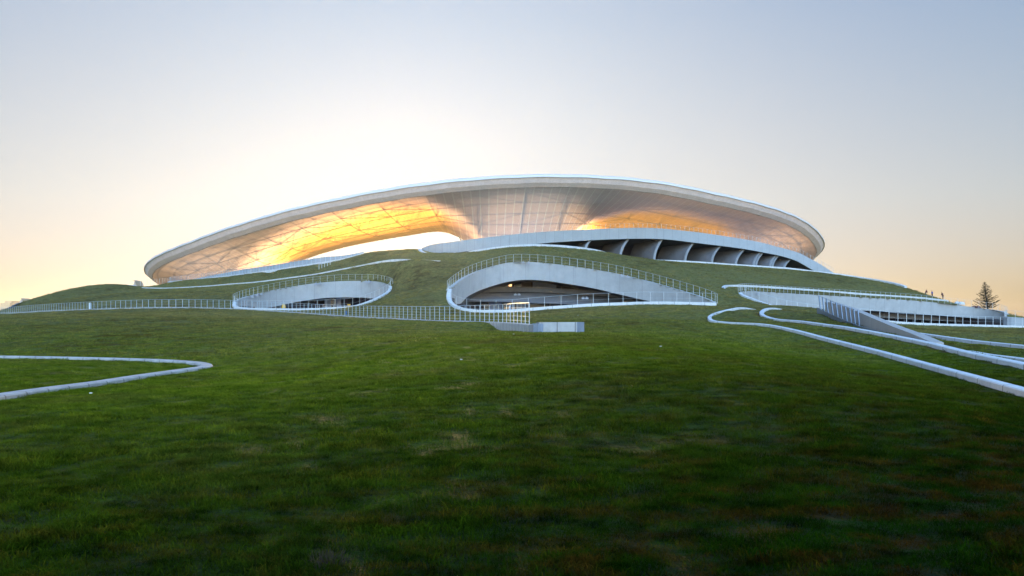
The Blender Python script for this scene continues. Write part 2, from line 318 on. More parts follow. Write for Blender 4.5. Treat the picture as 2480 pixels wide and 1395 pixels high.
for k, n in (('K1', 34), ('K2', 30), ('K3', 12), ('K4', 8)): add_line(CUR[k], -.17 if k in ('K1', 'K2') else -.30, n)
add_line(CUR['hump'], -.42, 34); add_line(CUR['tiplip'], -.25, 6); add_line(CUR['track'], -.12, 24); add_line(CUR['Lpb'], -.05, 16); add_line(CUR['skyl'], -.0, 22)
for u, v, Y in ((910,609.5,163),(950,606.5,166),(985,603.5,168),(1005,602.5,169.5)): ctrl.append(P(u, v, Y))
# open lawn in front
for x, y, z in ((0,0,-1.68),(-6,4,-1.66),(6,4,-1.68),(0,6,-1.58),(-8,9,-1.63),(8,9,-1.66),(1,12,-1.34),(-5,20,-1.45),(4,20,-.98),(3,28,-.78),(4.5,14,-1.18),(6,35,-.70),(-8,32,-1.22),(-4,25,-1.2),(-9,22,-1.72),(13,12,-1.75),(-13,10,-1.7),(-20,20,-1.72),(11,25,-1.46),(10,34,-1.08),(-14,40,-1.22),(-25,50,-.88),(-30,65,-.02),(-12,50,-.55),(-36,78,.45),(-14,62,-.05),(-20,40,-1.4),(-22,85,.35),(-50,60,-.55),(-60,90,.45),(-35,95,.6),(-45,105,1.1),(-18,20,-1.68),(-16,29,-1.66),(-22,30,-1.68),(-30,25,-1.72),(-40,42,-1.45),(-20,-20,-2),(0,-20,-2),(20,-20,-2.2),(40,0,-2.6),(-40,0,-2)): ctrl.append((x, y, z))
for u, v, Y in ((1480,803,42),(1550,798,44),(1620,795,46),(1450,775,60),(1560,768,62),(1650,775,55),(1400,758,76),(1600,750,78),(1760,740,88),(1690,760,66),(1780,720,102),(1745,700,112),(1850,735,98),(1760,752,64),(1800,765,62),(1900,760,66),(1960,762,64),(1903,748.5,97),(1945,746.5,90),(1987,747.5,82),(2020,764,66),(2060,785,57),(2090,800,50),(1060,700,105),(1020,740,88),(980,720,105),(1070,660,122),(1000,670,122),(1140,640,125),(1265,612,132),(1400,625,134),(1550,655,130),(1650,690,118),(1700,670,142),(1850,672,155),(1950,682,165),(2150,707,168),(1450,632,146),(1330,604,146),(1200,615,134),
   (620,705,140),(760,678,141),(500,715,132),(400,715,142),(300,710,160),(200,722,155),(120,735,150),(640,667,172),(500,684,184),(960,650,128),(2163,790,98),(2255,797,94),(2350,801,90),(2480,806,86),(2300,806,72),(2420,814,64),(2300,831,47),(2420,848,40),(2200,822,50),(2150,800,75),(2050,775,85),(2160,815,49),(2700,800,100),(2442,776,140),(2480,780,150),(2400,770,165),(2490,790,180),(2600,786,130),(2350,752,175),(2480,790,125),(2700,830,60)): ctrl.append(P(u, v, Y))
# behind the crest lines the ground falls away
for (dx, dz) in ((6, -.8), (16, -2.6)):
    for q in resample(CUR['skyl'], 10): ctrl.append((q[0]*(1+dx/q[1]), q[1]+dx, q[2]+dz))
for (dx, dz) in ((5, -.35), (15, -.8)):
    for q in resample(CUR['hump'][:300], 16): ctrl.append((q[0]*(1+dx/q[1]), q[1]+dx, q[2]+dz))
    for q in resample(CUR['hump'][300:], 7): ctrl.append((q[0]*(1+dx/q[1])+dx*.4, q[1]+dx, q[2]-dx*.16))
for q in resample(CUR['Lpb'], 8): ctrl.append((q[0]*1.05, q[1]*1.05, q[2]-.6)); ctrl.append((q[0]*1.15, q[1]*1.15, q[2]-2.5))
for x, y, z in ((-20,190,13.5),(-35,185,12.5),(-20,215,10),(0,300,8),(-60,300,7),(60,300,9),(0,400,4),(-110,300,5),(110,300,8),(-140,240,3),(-190,200,-1),(-180,300,-3),(150,230,0),(130,180,-1),(160,140,-2.5),(130,110,-1.8),(100,60,-2.6),(80,25,-3),(-110,90,-1.5),(-90,40,-2),(0,480,-6),(200,300,-5),(-250,100,-4),(-260,400,-6),(260,400,-6),(-120,130,-.5),(-150,160,1)): ctrl.append((x, y, z))
ctrl = np.array(ctrl)
# extra ground around the right courtyard wall
_c = ctrl[:, :2]/100.0
def _U(r2): return np.where(r2 > 0, r2*np.log(np.maximum(r2, 1e-12)), 0)
n_ = len(ctrl); K_ = _U(((_c[:, None]-_c[None])**2).sum(-1)); A_ = np.zeros((n_+3, n_+3))
A_[:n_, :n_] = K_+np.eye(n_)*2e-5; A_[:n_, n_] = 1; A_[:n_, n_+1:] = _c; A_[n_, :n_] = 1; A_[n_+1:, :n_] = _c.T
W_ = np.linalg.solve(A_, np.r_[ctrl[:, 2], 0, 0, 0])
def zt(x, y, fine=True):
    x = np.atleast_1d(np.asarray(x, float)).ravel(); y = np.atleast_1d(np.asarray(y, float)).ravel(); o = np.empty(len(x))
    for i in range(0, len(x), 20000):
        q = np.stack([x[i:i+20000], y[i:i+20000]], 1)/100
        o[i:i+20000] = _U(((q[:, None]-_c[None])**2).sum(-1))@W_[:n_]+W_[n_]+q@W_[n_+1:]
    # beyond the hill the land is flat
    d = np.hypot(x*.85, y-180); s = np.clip((d-230)/160, 0, 1); s = s*s*(3-2*s)
    o = o*(1-s)+(-6.0)*s
    s2 = np.clip((-y-8)/25, 0, 1); o = o*(1-s2)+(-2.2)*s2
    return o
def inpoly(x, y, poly):
    c = np.zeros(len(x), bool); n = len(poly)
    for i in range(n):
        x0, y0 = poly[i]; x1, y1 = poly[(i+1) % n]
        m = (y0 > y) != (y1 > y)
        c ^= m & (x < (x1-x0)*(y-y0)/((y1-y0) if y1 != y0 else 1e-12)+x0)
    return c
def poly_of(lip, top): return np.r_[resample(lip, 220)[:, :2], resample(top, 220)[::-1, :2]]
HOLES = [poly_of(CUR['C_lip'], spline(C_top, 300)), poly_of(CUR['L_lip'], spline(L_top, 300)),
         poly_of(CUR['R_lip'][:int(320*.935)], spline(R_top, 300))]
ks = np.unique(np.r_[-6, -4, -3, np.linspace(-2, -.85, 24), np.linspace(-.85, .85, 900), np.linspace(.85, 2, 24), 3, 4, 6])
ys = [.5]; 
while ys[-1] < 250: ys.append(ys[-1]+max(.16, (ys[-1]+15)*.0052))
while ys[-1] < 3000: ys.append(ys[-1]*1.05)
ys = np.array(ys); ys = np.r_[np.linspace(-300, -70, 12), np.linspace(-60, 0, 22), ys]
KK, YY = np.meshgrid(ks, ys); dist = np.abs(YY)+12
GX = (2400*np.tanh(KK*dist/2400)).ravel(); GY = YY.ravel().copy()
nr, nc = KK.shape
cell = np.repeat(np.r_[np.diff(ys), 1][:, None], nc, 1).ravel()
for poly in HOLES:
    pr = np.concatenate([poly[i]+(poly[(i+1) % len(poly)]-poly[i])*t for t in (0,) for i in range(len(poly))]).reshape(-1, 2)
    pc = np.r_[poly, poly[:1]]; pr = resample(pc, 1600)
    bb = (GX > pr[:, 0].min()-2) & (GX < pr[:, 0].max()+2) & (GY > pr[:, 1].min()-2) & (GY < pr[:, 1].max()+2)
    idx = np.where(bb)[0]
    for j in range(0, len(idx), 4000):
        ii = idx[j:j+4000]; d2 = (GX[ii, None]-pr[None, :, 0])**2+(GY[ii, None]-pr[None, :, 1])**2
        k = d2.argmin(1); dd = np.sqrt(d2[np.arange(len(ii)), k]); near = dd < .36*cell[ii]
        GX[ii[near]] = pr[k[near], 0]; GY[ii[near]] = pr[k[near], 1]
GZ = zt(GX, GY)
# gentle unevenness of mown turf
def fbm(x, y, s, seed):
    r = np.random.default_rng(seed); o = np.zeros_like(x)
    for k in range(14):
        a = r.uniform(0, math.pi*2); f = s*r.uniform(.6, 1.7); o += np.sin((x*math.cos(a)+y*math.sin(a))*f+r.uniform(0, 6.28))
    return o/14
def rough(x, y): return fbm(x, y, .9, 3)*.045+fbm(x, y, 3.1, 4)*.032+fbm(x, y, .25, 5)*.10*np.clip(y/30, 0, 1)
hill = (GY > 0) & (GY < 230)
allpts = np.concatenate([CUR[k][::2] for k in ('ridge','C_lip','L_lip','R_lip','hump','K1','K2','K3','skyl','Lpb','loop','track')])
cellmin = np.full(len(GX), 9.0); hi = np.where(hill)[0]
for j in range(0, len(hi), 8000):
    ii = hi[j:j+8000]; cellmin[ii] = np.sqrt(((GX[ii, None]-allpts[None, :, 0])**2+(GY[ii, None]-allpts[None, :, 1])**2).min(1))
GZ += rough(GX, GY)*np.clip((cellmin-.3)/3, 0, 1)*hill
# bare red soil just below the right-hand kerbs
soil = np.zeros(len(GX))
for key, wd, st in (('K1', .35, .25), ('K2', .5, .8), ('K3', 2.2, 1.0), ('K4', .9, .9)):
    c = CUR[key]; t = tangent2(c)
    bb = np.where((GX > c[:, 0].min()-3) & (GX < c[:, 0].max()+3) & (GY > c[:, 1].min()-3) & (GY < c[:, 1].max()+3))[0]
    for j in range(0, len(bb), 8000):
        ii = bb[j:j+8000]; d2 = (GX[ii, None]-c[None, :, 0])**2+(GY[ii, None]-c[None, :, 1])**2; k = d2.argmin(1); dd = np.sqrt(d2.min(1))
        side = (GX[ii]-c[k, 0])*(-t[k, 1])+(GY[ii]-c[k, 1])*t[k, 0]
        nn = .5+.5*np.sin(c[k, 0]*1.3)*np.sin(c[k, 1]*.7)
        wv = wd*(.4+1.0*nn)
        soil[ii] = np.maximum(soil[ii], st*np.clip((wv-dd)/wv*3, 0, 1)*(side*1 < .1 if key != 'K1' else side < .1))
cx = (GX.reshape(nr, nc)[:-1, :-1]+GX.reshape(nr, nc)[1:, 1:])/2; cy = (GY.reshape(nr, nc)[:-1, :-1]+GY.reshape(nr, nc)[1:, 1:])/2
cx2 = (cx*2+GX.reshape(nr, nc)[:-1, 1:]+GX.reshape(nr, nc)[1:, :-1])/4; cy2 = (cy*2+GY.reshape(nr, nc)[:-1, 1:]+GY.reshape(nr, nc)[1:, :-1])/4
keep = np.ones(cx2.size, bool)
for poly in HOLES: keep &= ~inpoly(cx2.ravel(), cy2.ravel(), poly)
I = np.arange(nr*nc).reshape(nr, nc); Q = np.stack([I[:-1, :-1], I[:-1, 1:], I[1:, 1:], I[1:, :-1]], -1).reshape(-1, 4)[keep]
def fast_mesh(name, V, Q):
    me = bpy.data.meshes.new(name); me.vertices.add(len(V)); me.vertices.foreach_set('co', np.ascontiguousarray(V, dtype=np.float32).ravel())
    me.loops.add(Q.size); me.loops.foreach_set('vertex_index', Q.ravel().astype(np.int32))
    me.polygons.add(len(Q)); me.polygons.foreach_set('loop_start', (np.arange(len(Q))*Q.shape[1]).astype(np.int32))
    me.update(calc_edges=True); me.validate(); return me
me = fast_mesh('ground', np.stack([GX, GY, GZ], 1), Q); me.polygons.foreach_set('use_smooth', [True]*len(me.polygons))
a = me.attributes.new('soil', 'FLOAT', 'POINT'); a.data.foreach_set('value', soil.astype(np.float32))
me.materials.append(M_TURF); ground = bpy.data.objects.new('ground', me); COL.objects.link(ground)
tag(ground, 'grassy artificial hill sloping up to the stadium', kind='structure')

# ------------------------------------------------------------------ grass tufts (one uncountable mass, instanced)
def tuft_mesh(name, nb, rad, h, w, seed, lean=1.0):
    r = np.random.default_rng(seed); V = []; Fc = []
    for i in range(nb):
        a = r.uniform(0, 6.28); d = rad*math.sqrt(r.uniform()); x, y = d*math.cos(a), d*math.sin(a)
        b = r.uniform(0, 6.28); hh = h*r.uniform(.5, 1.15); ln = lean*hh*r.uniform(.3, 1.3); th = b+math.pi/2*(1 if r.random() < .5 else -1)+r.uniform(-.8, .8)
        wx, wy = math.cos(b)*w/2, math.sin(b)*w/2; lx, ly = math.cos(th)*ln, math.sin(th)*ln; k = len(V)
        V += [(x-wx, y-wy, -.02), (x+wx, y+wy, -.02), (x+wx*.8+lx*.35, y+wy*.8+ly*.35, hh*.55), (x-wx*.8+lx*.35, y-wy*.8+ly*.35, hh*.55), (x+lx, y+ly, hh*r.uniform(.75, 1))]
        Fc += [(k, k+1, k+2, k+3), (k+3, k+2, k+4)]
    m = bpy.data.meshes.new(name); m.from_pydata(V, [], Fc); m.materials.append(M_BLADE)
    return bpy.data.objects.new(name, m)
near_clumps = [tuft_mesh('tuft', 60, .16, .055, .0060, 10+i, 1.5) for i in range(3)]
far_clumps = [tuft_mesh('tuft_far', 34, .30, .075, .020, 20+i) for i in range(3)]
def scatter(a, b, dens, wid=1.0):
    n = int(.69*(b*b-a*a)*dens*wid); y = np.sqrt(RNG.uniform(a*a, b*b, n)); x = y*RNG.uniform(-.69, .69, n); return x, y
def grass_object(name, label, ranges, clumps):
    X = []; Y = []; SC = []
    for a, b, dens, sc in ranges:
        x, y = scatter(a, b, dens); X.append(x); Y.append(y); SC.append(np.full(len(x), sc)*(.7+.6*RNG.uniform(size=len(x))))
    X = np.concatenate(X); Y = np.concatenate(Y); SC = np.concatenate(SC)
    ok = np.ones(len(X), bool)
    for poly in HOLES: ok &= ~inpoly(X, Y, poly)
    kl = np.concatenate([CUR[k][:, :2] for k in ('K1', 'K2', 'K3', 'K4', 'loop', 'ridge','hook')]); near = np.full(len(X), 9.)
    for j in range(0, len(X), 6000): near[j:j+6000] = np.sqrt(((X[j:j+6000, None]-kl[None, :, 0])**2+(Y[j:j+6000, None]-kl[None, :, 1])**2).min(1))
    ok &= near > .21
    patch = fbm(X, Y, 2.2, 9)+.6*fbm(X, Y, 6., 8)
    ok &= (patch > -.42) | (RNG.uniform(size=len(X)) < .75)
    ok &= ~((near < .55) & (X > 8) & (RNG.uniform(size=len(X)) < .5))
    X, Y, SC, near, patch = X[ok], Y[ok], SC[ok], near[ok], patch[ok]
    cm = np.full(len(X), 9.0)
    for j in range(0, len(X), 6000): cm[j:j+6000] = np.sqrt(((X[j:j+6000, None]-allpts[None, :, 0])**2+(Y[j:j+6000, None]-allpts[None, :, 1])**2).min(1))
    Z = zt(X, Y)+rough(X, Y)*np.clip((cm-.3)/3, 0, 1)
    m = bpy.data.meshes.new(name); m.vertices.add(len(X)); m.vertices.foreach_set('co', np.stack([X, Y, Z], 1).astype(np.float32).ravel())
    hz = SC*(.55+.95*np.clip(patch+.25, 0, 1.2)); SC = SC*(.85+.5*np.clip(patch+.2, 0, 1))
    for nm, ty, dat in (('rotz', 'FLOAT', RNG.uniform(0, 6.28, len(X))), ('scl', 'FLOAT', SC), ('sclz', 'FLOAT', hz), ('tint', 'FLOAT', RNG.uniform(0, 1, len(X))**3)):
        at = m.attributes.new(nm, ty, 'POINT'); at.data.foreach_set('value', dat.astype(np.float32))
    at = m.attributes.new('pick', 'INT', 'POINT'); at.data.foreach_set('value', RNG.integers(0, 3, len(X)).astype(np.int32))
    o = bpy.data.objects.new(name, m); COL.objects.link(o); tag(o, label, 'grass', kind='stuff')
    g = bpy.data.node_groups.new(name+'_nodes', 'GeometryNodeTree'); g.interface.new_socket('Geometry', in_out='INPUT', socket_type='NodeSocketGeometry'); g.interface.new_socket('Geometry', in_out='OUTPUT', socket_type='NodeSocketGeometry')
    gi = g.nodes.new('NodeGroupInput'); go = g.nodes.new('NodeGroupOutput'); ip = g.nodes.new('GeometryNodeInstanceOnPoints'); jn = g.nodes.new('GeometryNodeJoinGeometry')
    for c in clumps[::-1]:
        oi = g.nodes.new('GeometryNodeObjectInfo'); oi.inputs['Object'].default_value = c; oi.inputs['As Instance'].default_value = True; g.links.new(oi.outputs['Geometry'], jn.inputs[0])
    def attr(nm, ty): n = g.nodes.new('GeometryNodeInputNamedAttribute'); n.data_type = ty; n.inputs[0].default_value = nm; return n.outputs[0]
    cr = g.nodes.new('ShaderNodeCombineXYZ'); g.links.new(attr('rotz', 'FLOAT'), cr.inputs[2])
    cs = g.nodes.new('ShaderNodeCombineXYZ'); s_ = attr('scl', 'FLOAT'); g.links.new(s_, cs.inputs[0]); g.links.new(s_, cs.inputs[1]); g.links.new(attr('sclz', 'FLOAT'), cs.inputs[2])
    g.links.new(gi.outputs[0], ip.inputs['Points']); g.links.new(jn.outputs[0], ip.inputs['Instance']); ip.inputs['Pick Instance'].default_value = True
    g.links.new(attr('pick', 'INT'), ip.inputs['Instance Index']); g.links.new(cr.outputs[0], ip.inputs['Rotation']); g.links.new(cs.outputs[0], ip.inputs['Scale'])
    g.links.new(ip.outputs[0], go.inputs[0]); md = o.modifiers.new('tufts', 'NODES'); md.node_group = g
    return o
grass_object('grass', 'short mown green and brown turf covering the near lawn', [(2.5, 9, 75, 1.0), (9, 18, 45, 1.05), (18, 32, 22, 1.2)], near_clumps)
grass_object('hillside_grass', 'short patchy olive turf covering the higher hillside', [(32, 60, 9, 1.0), (60, 110, 3.2, 1.25), (110, 215, 1.1, 1.6)], far_clumps)

# ------------------------------------------------------------------ railings
RAILG = 'galvanised railings on the hill'
def railing(name, label, path, h=1.1, spacing=1.2, pw=.06, pd=.06, wires=3, mtl=None, group=None, sink=.05, wr=.006, rr=.018, lean=None):
    mtl = mtl or M_METAL2; n = max(2, int(round(length(path)/spacing))+1); q = resample(path, n); t = tangent2(q)
    e = empty(name, tuple(q[0]), label, 'railing', group or RAILG); base = np.array(e.location)
    pm = bpy.data.meshes.new('post'); x, y = pw/2, pd/2
    pm.from_pydata([(a*x, b*y, z) for z in (-sink, h) for b in (-1, 1) for a in (-1, 1)], [], [(0, 2, 3, 1), (4, 5, 7, 6), (0, 1, 5, 4), (2, 6, 7, 3), (0, 4, 6, 2), (1, 3, 7, 5)]); pm.materials.append(mtl)
    order = sorted(range(n), key=lambda i: q[i, 1]); rest = MB()
    for r, i in enumerate(order):
        rz = math.atan2(t[i, 1], t[i, 0])
        if r < 99:
            o = bpy.data.objects.new('post', pm); COL.objects.link(o); o.parent = e; o.location = q[i]-base; o.rotation_euler = (0, 0, rz)
            if lean: o.rotation_euler = (lean[0], lean[1], rz)
        else: rest.box(q[i]+np.array([0, 0, (h-sink)/2]), (pw, pd, h+sink), rz)
    if rest.n: tag(rest.build('far_posts', mtl, e), kind='stuff')
    fine = resample(path, max(n*3, 20))
    L = np.array([0, 0, 1.]) if not lean else np.array([math.sin(lean[1]), -math.sin(lean[0]), 1.])
    MB().tube(fine+L*h, rr, 5).build('top_rail', mtl, e)
    for k in range(wires): MB().tube(fine+L*h*(k+.6)/(wires+.6), wr, 4).build('wire', mtl, e)
    return e
def off(path, d):
    t = tangent2(path); return np.c_[path[:, 0]-t[:, 1]*d, path[:, 1]+t[:, 0]*d, path[:, 2]]

# ridge path: low wall with the long railing on it, ending in a block and a stub wall
def wall_thing(mb, name, label, cat, mtl, group=None, smooth=False): return tag(mb.build(name, mtl, smooth=smooth), label, cat, group)
rg = CUR['ridge']
kw = kerb(rg, .42, 0, .9)
rw = wall_thing(kw, 'low_wall', 'long pale low wall carrying the longest railing, ending in a square block above the lawn', 'low wall', M_KERB)
stub = MB(); a0 = np.array(P(1304, 780.5, 40.6)); b0 = np.array(P(1402, 780, 41.2))
st = empty('stub_wall', (a0[0], a0[1], a0[2]-.6), 'rough pale brick-like stub wall with a blue-grey end face on the lawn', 'low wall')
def blockwall(p, q, th, down):
    d = (q-p)[:2]; d = d/np.linalg.norm(d); nm = np.array([-d[1], d[0]]); n = 14; r = np.linspace(0, 1, n)[:, None]
    line = p+(q-p)*r; return strip_solid(line, line-np.array([0, 0, down]), th, np.tile(nm, (n, 1)))
blockwall(a0, b0, .4, .9).build('coping_block_wall', M_KERB, st)
e0 = np.array(P(1402, 780, 41.1)); e1 = np.array(P(1415, 780, 41.6))
blockwall(e0, e1, .42, .9).build('end_pier', concrete('blue_grey_stone', (.27, .31, .38), .7, .3, 3), st)
railing('railing', 'longest railing, running along the low wall across the ridge from the left edge', rg[4:418], 1.12, 1.18, .07, .025, 4, M_METAL)
# end pier of the ridge wall, darker face
p0 = np.array(P(1289.5, 783.5, 40.25)); p1 = np.array(P(1303.5, 783.5, 39.9))
blockwall(p0, p1, .35, .9).build('end_pier', bpy.data.materials['blue_grey_stone'], None); bpy.context.view_layer.update()
ep = COL.objects[-1]; ep.name = 'end_pier'; w = ep.matrix_world.copy(); ep.parent = rw; ep.matrix_parent_inverse = rw.matrix_world.inverted() if False else ep.matrix_parent_inverse
ep.location = Vector(w.translation)-rw.location
# grey box beside the ridge railing gate
g0 = np.array(P(218.5, 748, 124)); mb = MB().box(g0+np.array([0, 0, .45]), (.3, .3, 1.0)); wall_thing(mb, 'gate_post', 'thick pale post in the railing near the left end of the ridge', 'post', M_METAL)

KG = 'white concrete kerbs winding over the lawn'
def kerb_thing(c, label, w, dn, mtl=M_WHITE, name='kerb'): return wall_thing(kerb(c, w, 0, dn), name, label, 'kerb', mtl, KG)
kerb_thing(CUR['loop'], 'weathered kerb making a pointed loop on the lawn at the left edge', .40, .45, M_KERB)
kerb_thing(CUR['K1'], 'lowest white kerb at the right, curling at its far end and sweeping past the near lawn', .30, .5)
kerb_thing(CUR['K2'], 'white kerb just above the lowest one, curling at its far end beside the ramp', .36, .5)
kerb_thing(CUR['K3'], 'grey kerb above a strip of bare red soil at the right edge', .36, .5)
kerb_thing(CUR['K4'], 'short grey kerb hidden half behind the second white kerb at the right edge', .36, .5)
kerb_thing(CUR['hook'], 'white hooked kerb above the right courtyard, running up to the three people', .55, .5)
kerb_thing(CUR['hump'][:345]+np.array([0, 0, .1]), 'long white kerb along the top of the grass under the dark undercroft, running down to the right', .7, .9)
kerb_thing(CUR['tiplip'], 'short white kerb curling round the left tip of the podium band', .7, .8)
kerb_thing(CUR['track'], 'thin white kerb crossing the upper left slope below the glass-blue parapet', .6, .5)
kerb_thing(CUR['skyl'][90:158]+np.array([0, 0, .15]), 'dark-topped kerb along the skyline of the left hill', .5, .5)

# ------------------------------------------------------------------ sunken courtyards
def courtyard(label, lip, top, bot, ntop, floor_z, back, ceil_z, name='sunken_courtyard'):
    tp, bt = edge_pair(top, bot, ntop); bt[:, 2] = np.minimum(bt[:, 2], tp[:, 2]-.15)
    lipc = lip; c = lipc[:, :2].mean(0)
    e = empty(name, (c[0], c[1], floor_z), label, 'courtyard', 'courtyards cut into the hillside')
    t = tangent2(tp); nrm = np.stack([-t[:, 1], t[:, 0]], 1); nrm[nrm[:, 1] < 0] *= 1
    if nrm[:, 1].mean() < 0: nrm = -nrm
    strip_solid(tp, bt, .5, nrm).build('fascia', M_CONC, e)
    kerb(lipc, .5, 0, 2.2, .03).build('lip', M_WHITE, e)
    return e, tp, bt, nrm
def quad(a, b, c, d): return MB().add([a, b, c, d], [(0, 1, 2, 3)])
def room(e, lip, bt, nrm, depth, z0, wallm, floorm, shrink=.9):
    """dark space under the hill behind the opening, following the curve of the fascia"""
    n = len(bt); t = np.linspace(0, 1, n); d = depth*np.clip(np.sin(np.pi*np.clip(t, .004, .996))*2.2, 0, 1)[:, None]
    cxm = bt[:, 0].mean(); back = bt.copy(); back[:, 1] += d[:, 0]; back[:, 0] = cxm+(bt[:, 0]-cxm)*(1-(1-shrink)*d[:, 0]/depth)
    back[:, 2] = bt[:, 2]+.12; back[:, 2] = np.maximum(back[:, 2], z0+.3)
    n3 = np.c_[nrm, np.zeros(n)]; a = bt+n3*.48+np.array([0, 0, .06])
    MB().sections(np.stack([a, back, back+np.array([0, 0, .3]), a+np.array([0, 0, .3])], 1)).build('ceiling', floorm, e)
    low = back.copy(); low[:, 2] = z0
    strip_solid(back+np.array([0, 0, -.02]), low, .3).build('back_wall', wallm, e)
    lp_ = resample(lip, n); lp_[:, 2] = z0; lo2 = low.copy(); lo2[:, 1] += .2
    MB().sections(np.stack([lp_, lo2, lo2-np.array([0, 0, .3]), lp_-np.array([0, 0, .3])], 1)).build('floor', floorm, e)
    return back
def liner(e, poly_lip, z0, mtl):
    bot = poly_lip.copy(); bot[:, 2] = z0; t = poly_lip.copy(); t[:, 2] -= .3
    strip_solid(t, bot, .3).build('retaining_wall', mtl, e)

# centre courtyard
eC, tp, bt, nm = courtyard('largest courtyard with a two-storey dark interior under a pale arched fascia', CUR['C_lip'], C_top, C_bot, 200, -3.0, 0, 0)
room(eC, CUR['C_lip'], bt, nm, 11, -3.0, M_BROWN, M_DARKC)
# balcony slab and its sloping soffit
def band_curve(rows): return spline(pts(rows), 60)
b1 = band_curve([(1100,712,112),(1180,708,116),(1240,707,117.5),(1330,709,117),(1420,715,115.5),(1500,720,114),(1580,726,112)])
b1t = band_curve([(1100,700,112.2),(1180,695,116.2),(1240,694,117.7),(1330,697,117.2),(1420,703,115.7),(1500,709,114.2),(1580,716,112.2)])
strip_solid(b1t, b1+np.array([0, 0, .0]), .4).build('balcony_edge', M_INT, eC)
b2 = band_curve([(1100,730,108),(1180,731,112),(1240,732,113.5),(1330,735,113),(1420,738,111.5),(1500,741,110),(1580,742,109)])
b2t = b1.copy(); b2t[:, 1] -= .25; b2t[:, 2] -= .12
strip_solid(b2t, b2, .35).build('balcony_soffit', M_INT, eC)
floor2 = MB().sections(np.stack([b1t+np.array([0, .3, -.05]), b1t+np.array([0, 9, -.05]), b1t+np.array([0, 9, -.3]), b1t+np.array([0, .3, -.3])], 1)); floor2.build('upper_floor', M_DARKC, eC)
def panel(e, u0, u1, v0, v1, Y, mtl, name, th=.08):
    a = P(u0, v0, Y); b = P(u1, v1, Y); return MB().box(((a[0]+b[0])/2, Y, (a[2]+b[2])/2), (b[0]-a[0], th, a[2]-b[2])).build(name, mtl, e)
for u0, u1, m in ((1205,1222,M_GLASS),(1247,1262,M_GLASS),(1262,1287,M_INT),(1287,1305,M_BROWN),(1305,1345,M_GLASS),(1345,1362,M_GLASS),(1362,1396,M_GLASS)): panel(eC, u0, u1, 672, 703, 123.4, m, 'glazing')
panel(eC, 1290, 1347, 682, 702, 122.8, M_BGLASS, 'glazing'); panel(eC, 1207, 1211, 685, 696, 122.8, M_PALE, 'glazing'); panel(eC, 1224, 1231, 684, 696, 122.8, M_PALE, 'glazing')
o = panel(eC, 1232, 1239.5, 686, 693.5, 122.6, M_LIT, 'lit_window'); o['label'] = 'small glowing orange window'
for u0, u1, m in ((1135,1162,M_BGLASS),(1166,1182,M_GLASS),(1184,1200,M_BGLASS),(1203,1215,M_BGLASS),(1220,1236,M_GLASS),(1240,1247,M_PALE),(1250,1275,M_PALE),(1280,1330,M_GLASS),(1335,1400,M_GLASS)): panel(eC, u0, u1, 733, 764, 118.6, m, 'glazing')
for u in (1163, 1183, 1201.5, 1217, 1238, 1248.5, 1277, 1332): 
    a = P(u, 750, 118.3); MB().box((a[0], 118.3, a[2]), (.09, .1, 2.4)).build('mullion', M_INT, eC)
MB().tube([P(1234.5, 752, 100), P(1234.5, 740, 100)], .12, 8).build('bollard', M_PALE, eC)
railing('railing', 'railing following the arched top edge of the largest courtyard', off(spline(C_top, 300), .35), 1.12, 1.2, .038, .038, 2, rr=.014)
railing('railing', 'railing standing on the front lip of the largest courtyard', CUR['C_lip'][8:], 1.12, 1.9, .035, .035, 1, rr=.014)
# left courtyard
eL, tp, bt, nm = courtyard('smaller leaf-shaped courtyard at the left with brown interior under a pale blue-grey fascia', CUR['L_lip'], L_top, L_bot, 160, -2.5, 0, 0)
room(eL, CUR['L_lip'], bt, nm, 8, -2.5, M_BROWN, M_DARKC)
for u0, u1, m in ((700,736,M_GLASS),(786,802,M_PALE),(803,812,M_GLASS),(815,826,M_BGLASS),(850,866,M_NAVY)): panel(eL, u0, u1, 716, 760, 141, m, 'glazing')
for u in (745, 765, 840, 875): a = P(u, 735, 140.8); MB().box((a[0], 140.8, a[2]), (.12, .1, 4)).build('mullion', M_MAROON, eL)
railing('railing', 'railing following the top edge of the smaller left courtyard', off(spline(L_top, 240), .35), 1.12, 1.2, .038, .038, 2, rr=.014)
railing('railing', 'railing standing on the front lip of the smaller left courtyard', CUR['L_lip'][6:], 1.12, 1.25, .035, .035, 1, rr=.014)
# right courtyard
nR = int(320*.94)
eR, tp, bt, nm = courtyard('long courtyard at the right with a pale wall over a low dark gallery', CUR['R_lip'], R_top, R_bot, 220, -3.8, 0, 0)
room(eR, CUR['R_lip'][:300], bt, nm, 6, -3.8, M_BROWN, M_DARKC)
r1 = spline(pts([(2070,758,139),(2163,763,141),(2278,770,143),(2370,777,143),(2430,784,140)]), 60); r2 = spline(pts([(2070,768,139),(2163,771,141),(2278,777,143),(2370,783,143),(2430,787,140)]), 60)
strip_solid(r1+np.array([0, 0, .8]), r2, .3).build('gallery_beam', M_INT, eR)
for u in range(2085, 2436, 21): a = P(u, 779, 143.6); MB().box((a[0], 143.6, a[2]), (.12 if u % 42 else .9, .12, 2.2)).build('mullion', M_DMETAL if u % 42 else M_INT, eR)
w0 = spline(pts([(2436,761,131.5),(2438,766,127),(2440,767,122),(2480,771,121),(2560,777,122),(2700,784,124)]), 60); w1 = w0.copy(); w1[:, 2] = -2.0
strip_solid(w0, w1, .4).build('end_wall', M_BAND, eR)
railing('railing', 'railing along the top edge of the pale right courtyard wall, ending by the conifer', off(spline(R_top, 300), .3), 1.15, 1.15, .04, .04, 2, rr=.014)
railing('railing', 'railing on the low front lip of the right courtyard', CUR['R_lip'][4:], 1.15, 1.35, .06, .05, 1)
railing('railing', 'far railing on the blue-grey end wall at the right edge', w0[14:], 1.0, 1.3, .05, .05, 1)

